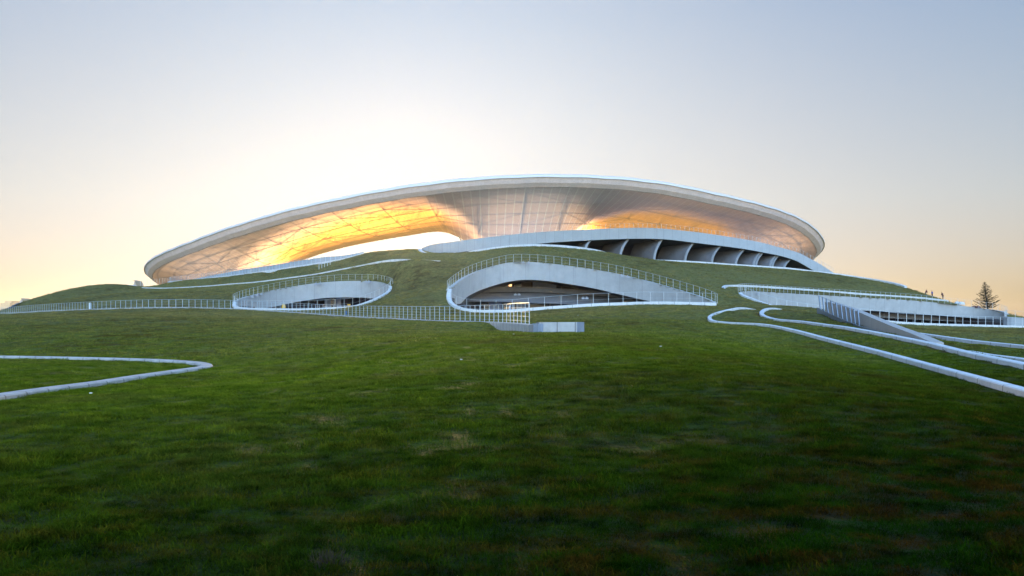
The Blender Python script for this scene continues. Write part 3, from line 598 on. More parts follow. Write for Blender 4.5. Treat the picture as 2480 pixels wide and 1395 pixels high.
# ramp beam with leaning railing at the right
rt = spline(pts([(1998,731,70),(2012,733,67),(2030,738,64),(2070,752,58.5),(2110,769,53),(2160,790,46),(2215,811,39.5),(2256,829,35.8)]), 60)
rb = spline(pts([(2000,745,70),(2014,750,67),(2032,758,64),(2070,774,58.5),(2110,792,53),(2160,808,46),(2215,822,39.5),(2256,834,35.8)]), 60); rb[:, 0] = rt[:, 0]; rb[:, 1] = rt[:, 1]-.1; rb[:, 2] -= .5
er = empty('ramp_parapet', tuple(rb[30]), 'thick pale parapet beam sloping down beside a ramp and tapering to meet the kerb', 'parapet')
strip_solid(rt, rb, .5, off(rt, 1)[:, :2]-rt[:, :2]).build('beam', concrete('beige_concrete', (.46, .42, .39), .85, .3, 1.2), er, smooth=False)
sh = spline(pts([(1985,747,66),(2020,764,61.5),(2056,779.5,57.5),(2095,794,53),(2140,806,48)]), 40)
strip_solid(sh+np.array([0, .4, .1]), sh+np.array([0, 0.4, -.8]), .2).build('ramp_side', M_DMETAL, er)
rp = spline(pts([(1987,749,62),(2003,755.5,60.5),(2020,763,59.3),(2038,771,58),(2056,779,56.6),(2081,789,54.5)]), 60)
railing('leaning_railing', 'short steel railing with flat leaning posts beside the ramp parapet', rp, 1.12, .85, .16, .05, 2, M_DMETAL, None, lean=(0, -.30))

# ------------------------------------------------------------------ stadium
CX, CY, R = -8.9, 300.0, 119.4
def hit(u, r=R, far=False):
    k = (u-CU)/F; A = 1+k*k; B = -2*(k*CX+CY); Cc = CX*CX+CY*CY-r*r; D = max(B*B-4*A*Cc, 0); Y = (-B+(math.sqrt(D) if far else -math.sqrt(D)))/(2*A)
    return Y, math.degrees(math.atan2(k*Y-CX, CY-Y))
def table(rows, r=R, far=False): 
    o = []
    for u, v in rows: Y, ph = hit(u, r, far); o.append((ph, (H-v)/F*Y))
    return o
rim_rows = [(352,637),(374,618.5),(409,602),(460,582),(518,559),(597.5,533),(681,508.5),(737,494.5),(822,476.5),(917,457.5),(1015,442.5),(1113,431),(1200,425),(1253,422),(1349,420.5),(1460,424),(1540,430),(1636,443),(1713,460),(1782,475),(1866,497),(1931,521),(1973.5,549),(1994,575)]
tb = table(rim_rows)+[(-72, 15.6), (-80, 14.4), (-90, 14.0), (-110, 17), (-140, 25), (-170, 30), (74, 24.6), (84, 22.6), (95, 22), (115, 23.5), (145, 28), (170, 31)]
tb.sort(); tb = np.array(tb)
def per(phs, vals, x): return np.interp(((np.asarray(x)+180) % 360)-180, np.r_[phs[-1]-360, phs, phs[0]+360], np.r_[vals[-1], vals, vals[0]])
PH = np.arange(-180, 180, .5); zr = per(tb[:, 0], tb[:, 1], PH)
kk = np.exp(-(np.arange(-12, 13)*.5/2.2)**2); kk /= kk.sum(); zr = np.convolve(np.r_[zr[-12:], zr, zr[:12]], kk, 'valid')
def rimz(x): return per(PH, zr, x)
TD = [(-46, 12.5, 9), (6, 9.5, 17.5), (54, 11.5, 17.5), (-98, 13, 6), (103, 13, 13), (150, 13, 12), (-150, 13, 9)]
def wtd(x):
    x = np.asarray(x, float); o = np.zeros_like(x)
    for c, s, z in TD:
        d = np.abs((x-c+180) % 360-180); o = np.maximum(o, np.exp(-(d/s)**3.0))
    return o
zl = sorted((c, z) for c, s, z in TD); zlp = np.array([c for c, z in zl]); zlz = np.array([z for c, z in zl])
RA = 88.0
def ra_of(x): return np.interp(x, [-75, -60, 2, 12, 60, 80], [82, 88, 88, 80, 80, 84])
arch_rows = [(655,644),(700,634),(760,618),(800,608.5),(850,596),(900,586),(1000,569),(1080,556),(1120,550),(1165,548)]
at_ = table(arch_rows, RA)+[(-70, 17), (-98, 15), (12, 21), (18, 19.5), (31, 18.5), (45, 18), (60, 17.5), (80, 25), (103, 24), (128, 26), (150, 27), (175, 28), (-125, 20), (-150, 24), (-172, 27)]
at_.sort(); at_ = np.array(at_)
def archz(x): return per(at_[:, 0], at_[:, 1], x)
def cyl(phi, r, z): a = np.radians(phi); return np.stack([CX+r*np.sin(a), CY-r*np.cos(a), z+0*r], -1)
phs = np.arange(-180, 180.01, .5); ns = 40; s = np.linspace(0, 1, ns)[None, :]
rz_ = rimz(phs)[:, None]; w = wtd(phs)[:, None]; za = archz(phs)[:, None]; zland = per(zlp, zlz, phs)[:, None]
def profile(phs_, s):
    rz_ = rimz(phs_)[:, None]; w = wtd(phs_)[:, None]; za = archz(phs_)[:, None]; zl_ = per(zlp, zlz, phs_)[:, None]
    rc, zc = R-2.4, rz_-2.7
    lerp = lambda a, b, t: a*(1-t)+b*t
    ra = ra_of(phs_)[:, None]
    P1r, P1z = lerp(rc-10, rc-5, w), lerp(zc-3.0, zc-2.2, w)
    P2r, P2z = lerp(ra+9, 104.0, w), lerp(zc-5.0, zc-9, w)
    P3r, P3z = lerp(ra, 101.0, w**.8), lerp(za, zl_, w**1.1)
    b0, b1, b2, b3 = (1-s)**3, 3*s*(1-s)**2, 3*s*s*(1-s), s**3
    return b0*rc+b1*P1r+b2*P2r+b3*P3r, b0*zc+b1*P1z+b2*P2z+b3*P3z
rr_, zz_ = profile(phs, s)
stad = empty('stadium', (CX, CY-100, 12), 'huge stadium with a flaring translucent fabric roof glowing on top of the hill', 'stadium')
sb = np.array(stad.location)
def sheet(name, V, mtl, parent, uvx=None, uvy=None, smooth=True):
    m_, n2 = V.shape[:2]; I = np.arange(m_*n2).reshape(m_, n2); Q = np.stack([I[:-1, :-1], I[:-1, 1:], I[1:, 1:], I[1:, :-1]], -1).reshape(-1, 4)
    me = fast_mesh(name, V.reshape(-1, 3)-sb, Q)
    if uvx is not None:
        uv = me.uv_layers.new(name='UVMap'); li = Q.ravel(); uv.data.foreach_set('uv', np.stack([uvx.ravel()[li], uvy.ravel()[li]], 1).astype(np.float32).ravel())
    me.materials.append(mtl); me.polygons.foreach_set('use_smooth', [smooth]*len(me.polygons))
    o = bpy.data.objects.new(name, me); COL.objects.link(o); o.parent = parent; return o
A2 = np.radians(phs)[:, None]
V = np.stack([CX+rr_*np.sin(A2), CY-rr_*np.cos(A2), zz_], -1)
UX = np.repeat(phs[:, None], ns, 1)+180; UY = np.repeat(s, len(phs), 0)
mo = sheet('roof_membrane', V, M_MEMB, stad, UX, UY)
def sst(a, b, x): x = np.clip((x-a)/(np.asarray(b)-a), 0, 1); return x*x*(3-2*x)
s0 = np.interp(phs, [-120, -60, -46, -38, -30, -20, -12, -6, -2, 2, 12, 15, 18, 22, 27, 31, 38, 45, 50, 57, 120], [1.1, 1.1, 1.0, .5, .2, 0, -.1, .0, .4, 1.0, .95, .72, .42, .2, .1, .1, .12, .3, .7, 1.0, 1.1])[:, None]
colw = np.where(phs < 0, .5, .5)[:, None]
thin = sst(np.where(phs < 8, -.12, 0.0)[:, None], np.where(phs < 8, .34, .24)[:, None], s-s0)*(1-colw*sst(.15, .7, wtd(phs)[:, None]))
n0 = np.interp(phs, [-70, -30, -6, 0, 10, 16, 24, 60, 80], [.07, .07, .05, .02, .03, .07, .30, .34, .2])[:, None]; thin = n0+(1-n0)*thin
a_t = mo.data.attributes.new('thin', 'FLOAT', 'POINT'); a_t.data.foreach_set('value', np.repeat(thin, 1, 1).astype(np.float32).ravel())
# fascia band and white rim, built from facets like the real edge
pf = np.arange(-180, 180.01, 1.0); fac = np.abs(((pf % 5)/5)-.5)*2; zf = per(PH, zr, pf)+.12*(1-fac)
def ring(rz_list): return np.stack([np.stack([CX+(R+dr)*np.sin(np.radians(pf)), CY-(R+dr)*np.cos(np.radians(pf)), zf+dz], -1) for dr, dz in rz_list], 1)
V = ring([(-.3, -.85), (-1.2, -1.9), (-2.4, -2.7)])
sheet('fascia', V, M_FASC, stad, np.repeat(pf[:, None], 3, 1)+180, np.repeat(np.array([[0, .1, .2]]), len(pf), 0), False)
V = ring([(-2.4, -2.70), (-2.5, -2.77), (-2.7, -2.75)]); sheet('crease_seam', V, M_LAMP, stad, None, None, False)
V = ring([(-.3, -.85), (0, -.80), (-.05, -.30), (-.9, .02), (-2.2, .2), (-3.6, .3), (-3.6, .1), (-2, -.1), (-.4, -.7)]); sheet('rim', V, M_RIM, stad, None, None, False)
# steel trusses behind the fabric
tm = MB(); 
def mem_pt(phi, t): r_, z_ = profile(np.array([phi], float), np.array([[t]])); return np.array([CX+r_[0, 0]*math.sin(math.radians(phi)), CY-r_[0, 0]*math.cos(math.radians(phi)), z_[0, 0]])
def top_pt(phi, t):
    r0, z0 = R-8, float(rimz(phi))+.1; r1, z1 = RA-6, float(rimz(phi))+1.0; r_ = r0+(r1-r0)*t; z_ = z0+(z1-z0)*t
    return np.array([CX+r_*math.sin(math.radians(phi)), CY-r_*math.cos(math.radians(phi)), z_])
rt_r = random.Random(3); prev = None; trusses = []
for ph in np.arange(-120, 121, 6.0):
    lo = [mem_pt(ph, t)+np.array([0, 0, .7])+np.array([-CX*0, 1.0, 0])*.0 for t in np.linspace(.04, .97, 7)]
    cin = np.array([CX, CY, 0]); 
    lo = [p+((cin-p)*np.array([1, 1, 0]))/np.linalg.norm((cin-p)[:2])*2.4+np.array([0, 0, .7]) for p in lo]
    hi_ = [top_pt(ph, t) for t in np.linspace(.0, 1, 7)]
    m1 = MB(); m1.tube(lo, .09, 6); m1.tube(hi_, .09, 6)
    for i in range(7): m1.tube([lo[i], hi_[i]], .055, 5)
    for i in range(6): m1.tube([lo[i], hi_[i+1]] if i % 2 else [hi_[i], lo[i+1]], .055, 5)
    if prev:
        for i in range(0, 7): 
            m1.tube([lo[i], prev[0][i]], .08, 5)
            if i < 6 and i % 2: m1.tube([lo[i], prev[0][i+1]] if rt_r.random() < .5 else [lo[i+1], prev[0][i]], .07, 5); pass
            m1.tube([hi_[i], prev[1][i]], .08, 5)
    m1.build('roof_truss', M_STEEL, stad, smooth=True); prev = (lo, hi_)
# exposed legs where the fabric stops short of the podium
lg = MB()
for k in range(9):
    ph = -3+k*2.0; a1 = mem_pt(ph, .93); b1_ = mem_pt(ph+rt_r.uniform(-2.5, 2.5), 1.0)-np.array([0, 0, 1.0]); lg.tube([a1, b1_], .16, 5)
lg.build('truss_legs', M_STEEL, stad, smooth=True)
# podium band and parapets
def pair_by_ratio(a, b, n):
    sa, sb_ = spline(a, 900), spline(b, 900); r = resample(sa, n); t = r[:, 0]/r[:, 1]; ub = np.maximum.accumulate(sb_[:, 0]/sb_[:, 1])
    z = np.interp(t, ub, sb_[:, 2]/sb_[:, 1])*r[:, 1]; q = r.copy(); q[:, 2] = np.minimum(z, r[:, 2]-.2); return r, q
bt_, bb_ = pair_by_ratio(band_top, band_bot, 260)
strip_solid(bt_, bb_, .6).build('podium_band', M_BAND, stad)
# deck behind the band, undercroft ceiling and back wall
dk = bt_.copy(); dk2 = bt_.copy(); dk2[:, 1] += 16; dk2[:, 0] += (CX-dk2[:, 0])*.08
MB().sections(np.stack([dk+np.array([0, .6, -.9]), dk2+np.array([0, 0, -.9]), dk2+np.array([0, 0, -1.3]), dk+np.array([0, .6, -1.3])], 1)).build('podium_deck', M_DARKC, stad)
cb = bb_.copy(); cb2 = bb_.copy(); cb2[:, 1] += 15; cb2[:, 0] += (CX-cb2[:, 0])*.10; 
MB().sections(np.stack([cb+np.array([0, .58, .06]), cb2+np.array([0, 0, -.6]), cb2+np.array([0, 0, -.2]), cb+np.array([0, .58, .36])], 1)).build('undercroft_ceiling', M_DARKC, stad)
wl = cb2.copy(); wl[:, 1] -= .6; wb = wl.copy(); wb[:, 2] = np.minimum(wl[:, 2]-5, 10)
strip_solid(wl, wb, .4).build('undercroft_wall', M_BROWN, stad)
for ut, vt, ub, vb in ((1432,583,1419,602),(1522,581,1503,621),(1604,581,1585,629),(1680,590,1660,632),(1746,597,1725,635),(1804,605,1783,640.5),(1843,612,1826,643),(1849,613,1832,644),(1880,620,1866,646),(1886,621,1872,646.5),(1916,630,1901,649)):
    Yt = np.interp((ut-CU)/F, bt_[:, 0]/bt_[:, 1], bt_[:, 1])+1.2; Yb = Yt-2.0
    fn = []
    for t in np.linspace(-.15, 1, 14):
        tt = max(t, 0); u = ub+(ut-ub)*tt**1.9; v = vb+(vt-1.5-vb)*t; Yk = Yb+(Yt-Yb)*tt**1.5; q = np.array(P(u, v, Yk))
        dc = np.array([CX-q[0], CY-q[1]]); dc /= np.linalg.norm(dc); nn = np.array([-dc[1], dc[0]])
        th = .32; bk = 11
        fn.append([(q[0]-nn[0]*th, q[1]-nn[1]*th, q[2]), (q[0]+nn[0]*th, q[1]+nn[1]*th, q[2]), (q[0]+nn[0]*th+dc[0]*bk, q[1]+nn[1]*th+dc[1]*bk, q[2]+.6), (q[0]-nn[0]*th+dc[0]*bk, q[1]-nn[1]*th+dc[1]*bk, q[2]+.6)])
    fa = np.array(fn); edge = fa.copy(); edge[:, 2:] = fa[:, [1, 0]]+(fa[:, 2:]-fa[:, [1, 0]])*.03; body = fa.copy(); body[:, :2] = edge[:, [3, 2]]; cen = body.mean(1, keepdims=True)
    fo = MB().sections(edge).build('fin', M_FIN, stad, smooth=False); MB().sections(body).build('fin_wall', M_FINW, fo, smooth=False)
lp = CUR['Lpb']; f = np.clip((np.arange(len(lp))/len(lp)-.22)*3, 0, 1)*(.15+.85*np.clip((1-np.arange(len(lp))/len(lp))*9, 0, 1)); tpz = lp.copy(); tpz[:, 2] += .22+1.0*f
strip_solid(tpz, lp-np.array([0, 0, .6]), .4).build('parapet', M_BAND, stad)
kerb(off(lp, -.3)+np.array([0, 0, .12]), .5, 0, .6).build('parapet_kerb', M_WHITE, stad)
railing('railing', 'long fine railing in front of the left foot of the stadium roof', off(lp, -.25)+np.array([0, 0, .1]), 1.3, 1.35, .06, .06, 1, M_METAL, 'railings on the stadium podium')
railing('railing', 'fine railing on the podium band below the orange roof vault', off(bt_[95:], .3), 1.15, 1.25, .05, .05, 1, M_METAL2, 'railings on the stadium podium')
railing('railing', 'short fine railing at the left tip of the podium band against the bright sky', bt_[1:8], 1.1, 1.2, .05, .05, 1, M_METAL2, 'railings on the stadium podium')
# small railed lookout on the upper left slope
lk = empty('lookout_platform', P(786, 654, 155), 'small white railed lookout platform set in the slope under the left parapet', 'platform')
a_ = np.array(P(772, 654, 154)); b_ = np.array(P(799, 648, 155.5))
blockwall(a_, b_, 1.2, .6).build('slab', M_WHITE, lk)
for t in np.linspace(0, 1, 5):
    q = a_+(b_-a_)*t; MB().box(q+np.array([0, .2, .55]), (.07, .07, 1.1)).build('post', M_METAL2, lk)
MB().tube([a_+np.array([0, .2, 1.1]), b_+np.array([0, .2, 1.1])], .03, 5).build('top_rail', M_METAL2, lk)

# ------------------------------------------------------------------ floodlights on the walls
def floodlight(u, v, Y, label, s=1.0):
    q = np.array(P(u, v, Y)); e = empty('floodlight', tuple(q), label, 'floodlight', 'floodlights on the courtyard walls')
    MB().box(q+np.array([0, -.12, 0]), (.42*s, .24*s, .2*s)).box(q+np.array([0, -.26, -.02]), (.46*s, .05, .24*s)).build('lamp_head', M_LAMP, e)
    MB().box(q+np.array([0, -.05, .16*s]), (.1, .12, .2)).build('bracket', M_LAMP, e)
for u, v, Y, l in ((1267,636,113.4,'left one of the two floodlights at the crown of the central arched fascia'),(1280,636.5,113.4,'right one of the two floodlights at the crown of the central arched fascia'),
    (1506,667.5,108,'left one of the two floodlights on the right part of the central fascia'),(1520,670.5,107.5,'right one of the two floodlights on the right part of the central fascia'),
    (1248,713.5,117,'left one of the two dark floodlights on the balcony soffit, under the lit window'),(1257,713.5,117,'right one of the two dark floodlights on the balcony soffit, under the lit window'),
    (1412,722.5,110.8,'left one of the two dark floodlights further right on the balcony soffit'),(1421,722.5,110.6,'right one of the two dark floodlights further right on the balcony soffit'),
    (612.5,718.5,124.4,'leftmost of three floodlights low on the fascia of the left courtyard'),(624,715.5,126,'middle of three floodlights low on the fascia of the left courtyard'),(634.5,712,127.3,'rightmost of three floodlights low on the fascia of the left courtyard'),
    (765.5,687.5,134.2,'left one of the middle pair of floodlights on the left courtyard fascia'),(776,686.5,134.4,'right one of the middle pair of floodlights on the left courtyard fascia'),
    (887,682.5,134,'left one of the right-hand pair of floodlights on the left courtyard fascia'),(893.5,682.5,133.8,'right one of the right-hand pair of floodlights on the left courtyard fascia'),
    (1836,711.5,121.4,'single dark floodlight near the left end of the right courtyard wall')): floodlight(u, v, Y-.5, l, .95 if Y < 130 else 1.2)

# yellow objects inside the left courtyard
def lump(c, rx, ry, rz, n=10, seed=1, name='x', mtl=None):
    r = np.random.default_rng(seed); m = MB(); secs = []
    for i in range(n):
        t = i/(n-1); z = t; k = math.sqrt(max(1-z*z, .0))
        secs.append([(c[0]+rx*k*math.cos(a)*r.uniform(.9, 1.1), c[1]+ry*k*math.sin(a)*r.uniform(.9, 1.1), c[2]+rz*z) for a in np.linspace(0, 2*math.pi, 12, endpoint=False)])
    return m.sections(secs)
q = P(687, 746, 120); o = lump(q, .33*1.0, .3, .62, seed=2).build('covered_heap', M_YEL); tag(o, 'bulging yellow cover in the left part of the smaller courtyard', 'cover')
q = P(845, 741.5, 114); o = MB().sections([[(q[0]+a*k, q[1]+b*k, q[2]+z) for a, b in ((-1, -1), (1, -1), (1, 1), (-1, 1))] for k, z in ((.15, -.1), (.15, .05), (.2, .28), (.22, .3))]).build('bucket', M_YEL); tag(o, 'small yellow bucket behind the front lip of the smaller courtyard', 'bucket')
q = P(835, 762, 87); o = MB().box((q[0], q[1]+.8, q[2]+.18), (.16, .16, .4)).box((q[0], q[1]+.8, q[2]+.4), (.2, .2, .05)).build('bin', simple('blue_plastic', (.02, .10, .25), .5)); tag(o, 'small dark blue bin behind the ridge railing', 'bin')

# ------------------------------------------------------------------ distant things
def gz(u, Y): return float(zt([(u-CU)/F*Y], [Y])[0])
# far blocks seen at the left edge
fb = empty('far_tower_block', ((24-CU)/F*1500, 1500, -6), 'hazy pale tower block on the horizon at the far left edge', 'building')
for u0, u1, v0 in ((13, 36, 734), (17, 33, 728.5)):
    a = P(u0, v0, 1500); b = P(u1, 790, 1500); MB().box(((a[0]+b[0])/2, 1500+(8 if v0 < 730 else 0), (a[2]-6)/2), (b[0]-a[0], 30, a[2]+6)).build('tower', M_FAR, fb)
def ribbed_shell(u0, u1, vt, Y, label, nrib=9):
    c = P((u0+u1)/2, 775, Y); w_ = (u1-u0)/F*Y/2; h = (H-vt)/F*Y; e = empty('ribbed_shelter', (c[0], Y, -2), label, 'shelter', 'far ribbed shelters beyond the left hill')
    sk = []
    for t in np.linspace(.45, 1, 14):
        a = math.pi*(1-t); sk.append([(c[0]+w_*math.cos(a), Y+d, -2+(h+2)*math.sin(a)**.7) for d in (-3, 3)])
    MB().sections(np.array(sk), closed=False).build('shell_roof', M_FAR, e)
    for k in range(nrib):
        a = math.pi*(1-(.06+.42*k/(nrib-1))); x = c[0]+w_*math.cos(a); MB().box((x, Y, (h*math.sin(a)**.7-2)/2), (.28, .5, h*math.sin(a)**.7+2+.6)).build('rib', M_STEEL, e)
ribbed_shell(44, 72, 722.5, 330, 'lower ribbed shelter peeping over the hill near the left edge')
ribbed_shell(317, 346, 679.5, 300, 'higher ribbed shelter peeping over the hill just left of the stadium')
# dark parapet on the left shoulder
dp = spline(pts([(18,752,168),(30,746,170),(42,740,174),(60,738,180)]), 20); strip_solid(dp+np.array([0, 0, .55]), dp-np.array([0, 0, .6]), .4).build('ramp_wall', M_DMETAL); tag(COL.objects[-1], 'dark stepped wall on the shoulder of the left hill below the ribbed shelter', 'wall')
railing('railing', 'faint railing on the skyline between the left hill and the stadium', np.c_[resample(pts([(340,694,200),(370,690,212),(412,684.5,226)]), 30)], 1.5, 2.2, .08, .08, 1, M_STEEL, 'railings on the stadium podium')
railing('railing', 'faint railing beyond the hill running down from the right tip of the podium band', resample(pts([(1990,641,215),(2030,662,217),(2075,671,212)]), 30)-np.array([0, 0, .3]), 1.1, 1.6, .05, .05, 1, M_STEEL, 'railings on the stadium podium')
# scaffold heaps by the conifer
for i, (u, v, Y, rx, rz, m, l) in enumerate(((2318,733.5,168,.8,.55,M_WHITE,'left pale rock on the skyline between the people and the conifer'),(2328,735.5,166,1.0,.65,M_WHITE,'right pale rock on the skyline between the people and the conifer'),(2358,743,150,.9,.35,M_MAROON,'left dark rock by the foot of the conifer'),(2369,743.5,150,.6,.4,M_MAROON,'right dark rock by the foot of the conifer'))):
    q = P(u, v, Y); tag(lump((q[0], q[1], q[2]-.2), rx*.7, .6, rz, n=6, seed=30+i).build('rock', m), l, 'rock', 'rocks on the right skyline')

# conifer
def conifer(u, vb, vt, Y, label):
    b = np.array(P(u, vb, Y)); top = np.array(P(u-8, vt, Y)); h = top[2]-b[2]; r = random.Random(11)
    e = empty('conifer', tuple(b-np.array([0, 0, .3])), label, 'tree')
    tr = [b+(top-b)*t+np.array([.05*math.sin(t*9), 0, 0]) for t in np.linspace(-.08, 1, 12)]
    MB().tube(tr, np.linspace(.17, .03, 12), 8).build('trunk', M_BARK, e, smooth=True)
    br = MB(); nd_ = MB()
    def needles(p, d, ln):
        for k in range(int(ln/.035)):
            c = p+d*(k*.035)*1.0
            for q in range(5):
                v = np.array([r.gauss(0, 1), r.gauss(0, 1), r.gauss(0, 1)+.3]); v = v/np.linalg.norm(v)*r.uniform(.07, .13)+d*.05
                s_ = np.cross(v, [r.gauss(0, 1), r.gauss(0, 1), r.gauss(0, 1)]); s_ = s_/max(np.linalg.norm(s_), 1e-6)*.012
                nd_.add([c-s_, c+s_, c+v], [(0, 1, 2)])
    z = .06
    while z < .99:
        nb = 6 if z < .7 else 5; rad = (1-z)**.85*2.4+.12; a0_ = r.uniform(0, 6.28)
        for k in range(nb):
            a = a0_+k*2*math.pi/nb+r.uniform(-.3, .3); ln = rad*r.uniform(.6, 1.15)
            p0_ = b+(top-b)*min(z+r.uniform(-.02, .02), .985); dr = np.array([math.cos(a), math.sin(a), 0])
            path = [p0_+dr*ln*t+np.array([0, 0, (-.06*math.sin(t*3)+.30*t*t)*ln*.9]) for t in np.linspace(0, 1, 6)]
            br.tube(path, np.linspace(.028, .008, 6), 4)
            for i in range(1, 6):
                d = path[i]-path[i-1]; dl = np.linalg.norm(d); needles(path[i-1], d/dl, dl)
                if i > 1 and r.random() < .8:
                    sd = np.cross(d/dl, [0, 0, 1])*r.choice((-1, 1))+d/dl*.8; sd /= np.linalg.norm(sd); sl = ln*.25*r.uniform(.6, 1.2); needles(path[i-1], sd, sl)
        z += .052
    br.build('limbs', M_BARK, e); nd_.build('crown', M_NEEDLE, e)
conifer(2392, 749, 682, 150, 'lone thin conifer standing behind the right courtyard wall against the sky')

# ------------------------------------------------------------------ people on the skyline
def skin_mesh(name, joints, bones, mtl, parent, loc, sub=2):
    me = bpy.data.meshes.new(name); bm = bmesh.new(); sk = bm.verts.layers.skin.verify(); vs = []
    for (x, y, z, r) in joints:
        v = bm.verts.new((x, y, z)); v[sk].radius = (r, r); vs.append(v)
    vs[0][sk].use_root = True
    for a, b in bones: bm.edges.new((vs[a], vs[b]))
    bm.to_mesh(me); bm.free(); me.materials.append(mtl); o = bpy.data.objects.new(name, me); COL.objects.link(o)
    o.modifiers.new('skin', 'SKIN').use_smooth_shade = True; s = o.modifiers.new('sub', 'SUBSURF'); s.levels = sub; s.render_levels = sub
    if parent: o.parent = parent; o.location = loc
    else: o.location = loc
    return o
def person(u, vfeet, Y, label, lean, stride, armf, coat, legs, h=1.0, hand_up=0):
    q = P(u, vfeet, Y); e = empty('person', q, label, 'person', 'people on the right skyline')
    L = lean; hx = .0; sx = L*.5; nx = L*.62; hd = L*.85; sf = stride
    J = [(hx, 0, .92, .13), (sx*.5, 0, 1.15, .13), (sx, 0, 1.38, .15), (nx, 0, 1.50, .055), (hd, 0, 1.60, .085), (hd*1.03, 0, 1.70, .09), 
         (sf*.25, .10, .88, .085), (sf*.6, .11, .48, .06), (sf*.8, .11, .08, .045), (sf*.8-.12, .11, .03, .04),
         (-sf*.2, -.10, .88, .085), (-sf*.3, -.11, .48, .06), (-sf*.9, -.11, .08, .045), (-sf*.9-.12, -.11, .03, .04),
         (sx, .19, 1.38, .06), (sx+armf*.12, .24, 1.12, .045), (sx+armf*.35, .2, .92+hand_up*.3, .032), (sx+armf*.42, .2, .86+hand_up*.3, .03),
         (sx, -.19, 1.38, .06), (sx+armf*.08, -.24, 1.12, .045), (sx+armf*.28, -.2, .9, .032), (sx+armf*.33, -.2, .83, .03)]
    B = [(0, 1), (1, 2), (2, 3), (3, 4), (4, 5), (0, 6), (6, 7), (7, 8), (8, 9), (0, 10), (10, 11), (11, 12), (12, 13), (2, 14), (14, 15), (15, 16), (16, 17), (2, 18), (18, 19), (19, 20), (20, 21)]
    J = [(x, y, z, r) for x, y, z, r in J]
    skin_mesh('body', J, B, M_SKIN, e, (0, 0, 0))
    up = [(hx, 0, .86, .17), (sx*.5, 0, 1.12, .165), (sx, 0, 1.38, .175), (nx*.97, 0, 1.47, .08), (sx, .2, 1.38, .085), (sx+armf*.12, .25, 1.12, .07), (sx+armf*.33, .21, .94+hand_up*.28, .052), (sx, -.2, 1.38, .085), (sx+armf*.08, -.25, 1.12, .07), (sx+armf*.26, -.21, .92, .052)]
    skin_mesh('jacket', up, [(0, 1), (1, 2), (2, 3), (2, 4), (4, 5), (5, 6), (2, 7), (7, 8), (8, 9)], coat, e, (0, 0, 0))
    lo = [(hx, 0, .93, .145), (sf*.25, .10, .86, .105), (sf*.6, .11, .48, .08), (sf*.8, .11, .09, .062), (-sf*.2, -.10, .86, .105), (-sf*.3, -.11, .48, .08), (-sf*.9, -.11, .09, .062)]
    skin_mesh('trousers', lo, [(0, 1), (1, 2), (2, 3), (0, 4), (4, 5), (5, 6)], legs, e, (0, 0, 0))
    skin_mesh('hair', [(hd*1.0+.0, 0, 1.68, .088), (hd*1.05+.02, 0, 1.74, .08)], [(0, 1)], M_HAIR, e, (0, 0, 0))
    e.scale = (h, h, h); return e
person(2242, 717.3, 183, 'person in a dark red top stooping at the left of the three on the skyline', .30, .10, .9, M_RED, M_TEAL, .92)
person(2257.5, 721, 180, 'person in a bright blue jacket with legs apart on the skyline', -.05, .26, .25, M_BLUE, M_NAVY, .96)
person(2283.5, 725.3, 176, 'person in a plum coat bending over at the right of the three people', -.34, .05, -.3, M_MAROON, M_NAVY, .97)

# ------------------------------------------------------------------ litter and a dead tuft on the lawn
lt = MB(); rl = random.Random(5)
for u, v in ((1224,806),(1244,810),(1400,764),(1350,754),(1600,840),(1117,872),(220,954),(455,716),(1119,650),(2290,905)):
    # intersect view ray with ground
    for Y in np.linspace(5, 150, 1500):
        x = (u-CU)/F*Y; z = (H-v)/F*Y
        if z <= zt([x], [Y])[0]+.03: break
    lt.box((x, Y, z+.02), (.03+Y*.0010, .04, .02), rl.uniform(0, 3))
tag(lt.build('litter', M_PAPER), 'scattered white scraps lying in the grass', 'litter', kind='stuff')
tq = np.array(P(795, 1372, 5.1)); tq[2] = zt([tq[0]], [tq[1]])[0]; tf = MB(); r = random.Random(2)
for i in range(260):
    a = r.uniform(0, 6.28); d = r.uniform(0, .12); l = r.uniform(.05, .13); p = tq+np.array([math.cos(a)*d, math.sin(a)*d, 0]); dr = np.array([math.cos(a)*.5+r.uniform(-.5, .5), math.sin(a)*.5+r.uniform(-.5, .5), 1]); dr /= np.linalg.norm(dr)
    tf.tube([p, p+dr*l*.6, p+dr*l+np.array([0, 0, -.01])], [.0016, .0012, .0006], 3)
tag(tf.build('dry_weed', M_DRYTUFT), 'grey dead weed tuft in the dark grass at the bottom of the lawn', 'weed')

# ------------------------------------------------------------------ camera, sun, sky
cam = bpy.data.cameras.new('camera'); co = bpy.data.objects.new('camera', cam); COL.objects.link(co); S.camera = co
co.rotation_euler = (math.radians(90), 0, 0); cam.sensor_width = 36; cam.lens = 36*F/2480; cam.shift_y = (H-697.5)/2480; cam.clip_start = .1; cam.clip_end = 20000
SAZ, SEL = math.atan((985-CU)/F), math.radians(7.05)
sd = Vector((math.sin(SAZ)*math.cos(SEL), math.cos(SAZ)*math.cos(SEL), math.sin(SEL)))
sl = bpy.data.lights.new('sun', 'SUN'); so = bpy.data.objects.new('sun', sl); COL.objects.link(so)
so.rotation_euler = sd.to_track_quat('Z', 'Y').to_euler(); sl.energy = 5.0; sl.angle = math.radians(2.5); sl.color = (1, .66, .30)
w = bpy.data.worlds.new('World'); S.world = w; w.use_nodes = True; nt = w.node_tree; nt.nodes.clear(); L = nt.links
sky = nt.nodes.new('ShaderNodeTexSky'); sky.sky_type = 'NISHITA'; sky.sun_disc = False; sky.sun_elevation = SEL; sky.sun_rotation = SAZ
sky.altitude = 50; sky.air_density = 1.0; sky.dust_density = 3.0; sky.ozone_density = 2.0
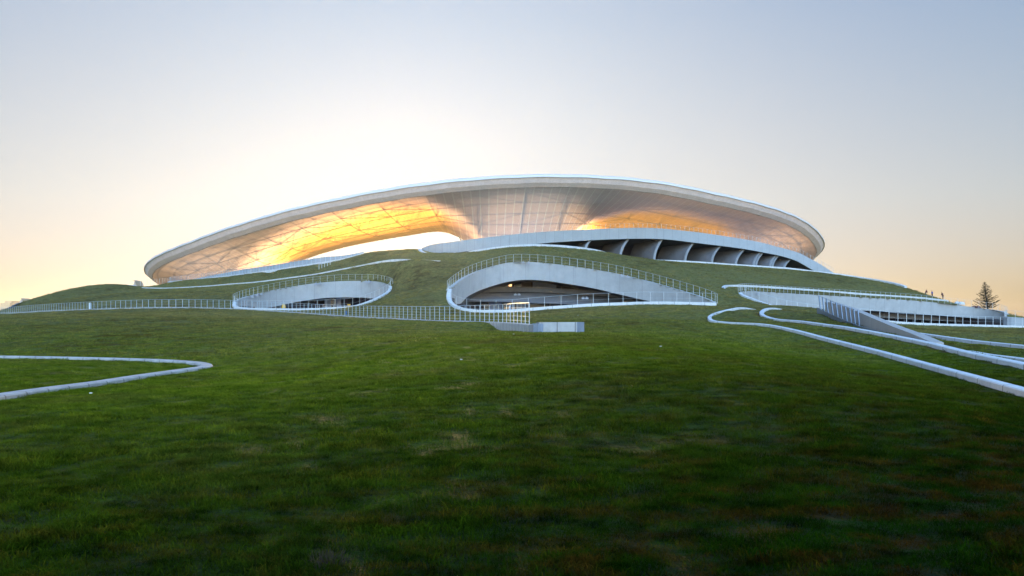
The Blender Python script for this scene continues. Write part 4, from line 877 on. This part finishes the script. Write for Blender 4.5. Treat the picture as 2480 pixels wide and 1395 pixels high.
def vm(op, a, b=None):
    n = nt.nodes.new('ShaderNodeVectorMath'); n.operation = op
    for i, v in enumerate((a, b)):
        if v is None: continue
        if isinstance(v, tuple): n.inputs[i].default_value = v
        else: L.new(v, n.inputs[i])
    return n.outputs['Value'] if op == 'DOT_PRODUCT' else n.outputs[0]
def mr(src, a, b, c, d, smooth=False):
    n = nt.nodes.new('ShaderNodeMapRange'); n.clamp = True; L.new(src, n.inputs[0])
    if smooth: n.interpolation_type = 'SMOOTHSTEP'
    for i, v in enumerate((a, b, c, d)): n.inputs[i+1].default_value = v
    return n.outputs[0]
# sky radiance is compressed the way the photograph is (bright sun side held, blue side lifted)
dirv = nt.nodes.new('ShaderNodeTexCoord').outputs['Generated']
c0 = vm('MULTIPLY', sky.outputs[0], (.15, .15, .15)); c1 = vm('DIVIDE', c0, vm('ADD', c0, (.29, .28, .27)))
sp = nt.nodes.new('ShaderNodeSeparateXYZ'); L.new(dirv, sp.inputs[0])
el = ramp(nt, mr(sp.outputs[2], 0, .5, 0, 1), [(.08, (.99, .89, .86)), (.28, (.895, .92, .97)), (.72, (.65, .79, 1.01)), (1.0, (.57, .745, 1.08))])
c2 = vm('MULTIPLY', c1, el)
# unseen fill: sky behind the camera boosted to brighten shaded faces
fill = mr(vm('DOT_PRODUCT', dirv, (-sd.x*.97, -sd.y*.97, .22)), -.05, .85, 0, 1, True)
sun_dot = vm('DOT_PRODUCT', dirv, (sd.x, sd.y, sd.z)); 
mxb = mixc(nt, fill, (1, 1, 1), (8.8, 8.4, 7.7)); sky_out = vm('MULTIPLY', c2, mxb)
bg = nt.nodes.new('ShaderNodeBackground'); bg.inputs[1].default_value = .5; L.new(sky_out, bg.inputs[0])
wo = nt.nodes.new('ShaderNodeOutputWorld'); L.new(bg.outputs[0], wo.inputs[0])

S.view_settings.view_transform = 'Standard'; S.view_settings.look = 'None'; S.view_settings.exposure = 1.0; S.view_settings.gamma = 1
S.render.engine = 'CYCLES'; S.cycles.max_bounces = 6; S.cycles.diffuse_bounces = 3; S.cycles.transparent_max_bounces = 6; S.cycles.sample_clamp_indirect = 4

# thin evening haze over the whole site
HZ = 0.0001
m, hnt, N, HL = mat('evening_haze'); pv = nd(hnt, 'ShaderNodeVolumePrincipled', inp={'Color': (.92, .95, 1, 1), 'Density': HZ, 'Anisotropy': .75}); ho = nd(hnt, 'ShaderNodeOutputMaterial'); HL.new(pv.outputs[0], ho.inputs['Volume'])
hb = MB().box((0, 1350, 27), (5200, 3700, 70)).build('haze', m); tag(hb, 'thin warm evening haze hanging over the hill', kind='stuff')
S.cycles.volume_bounces = 0
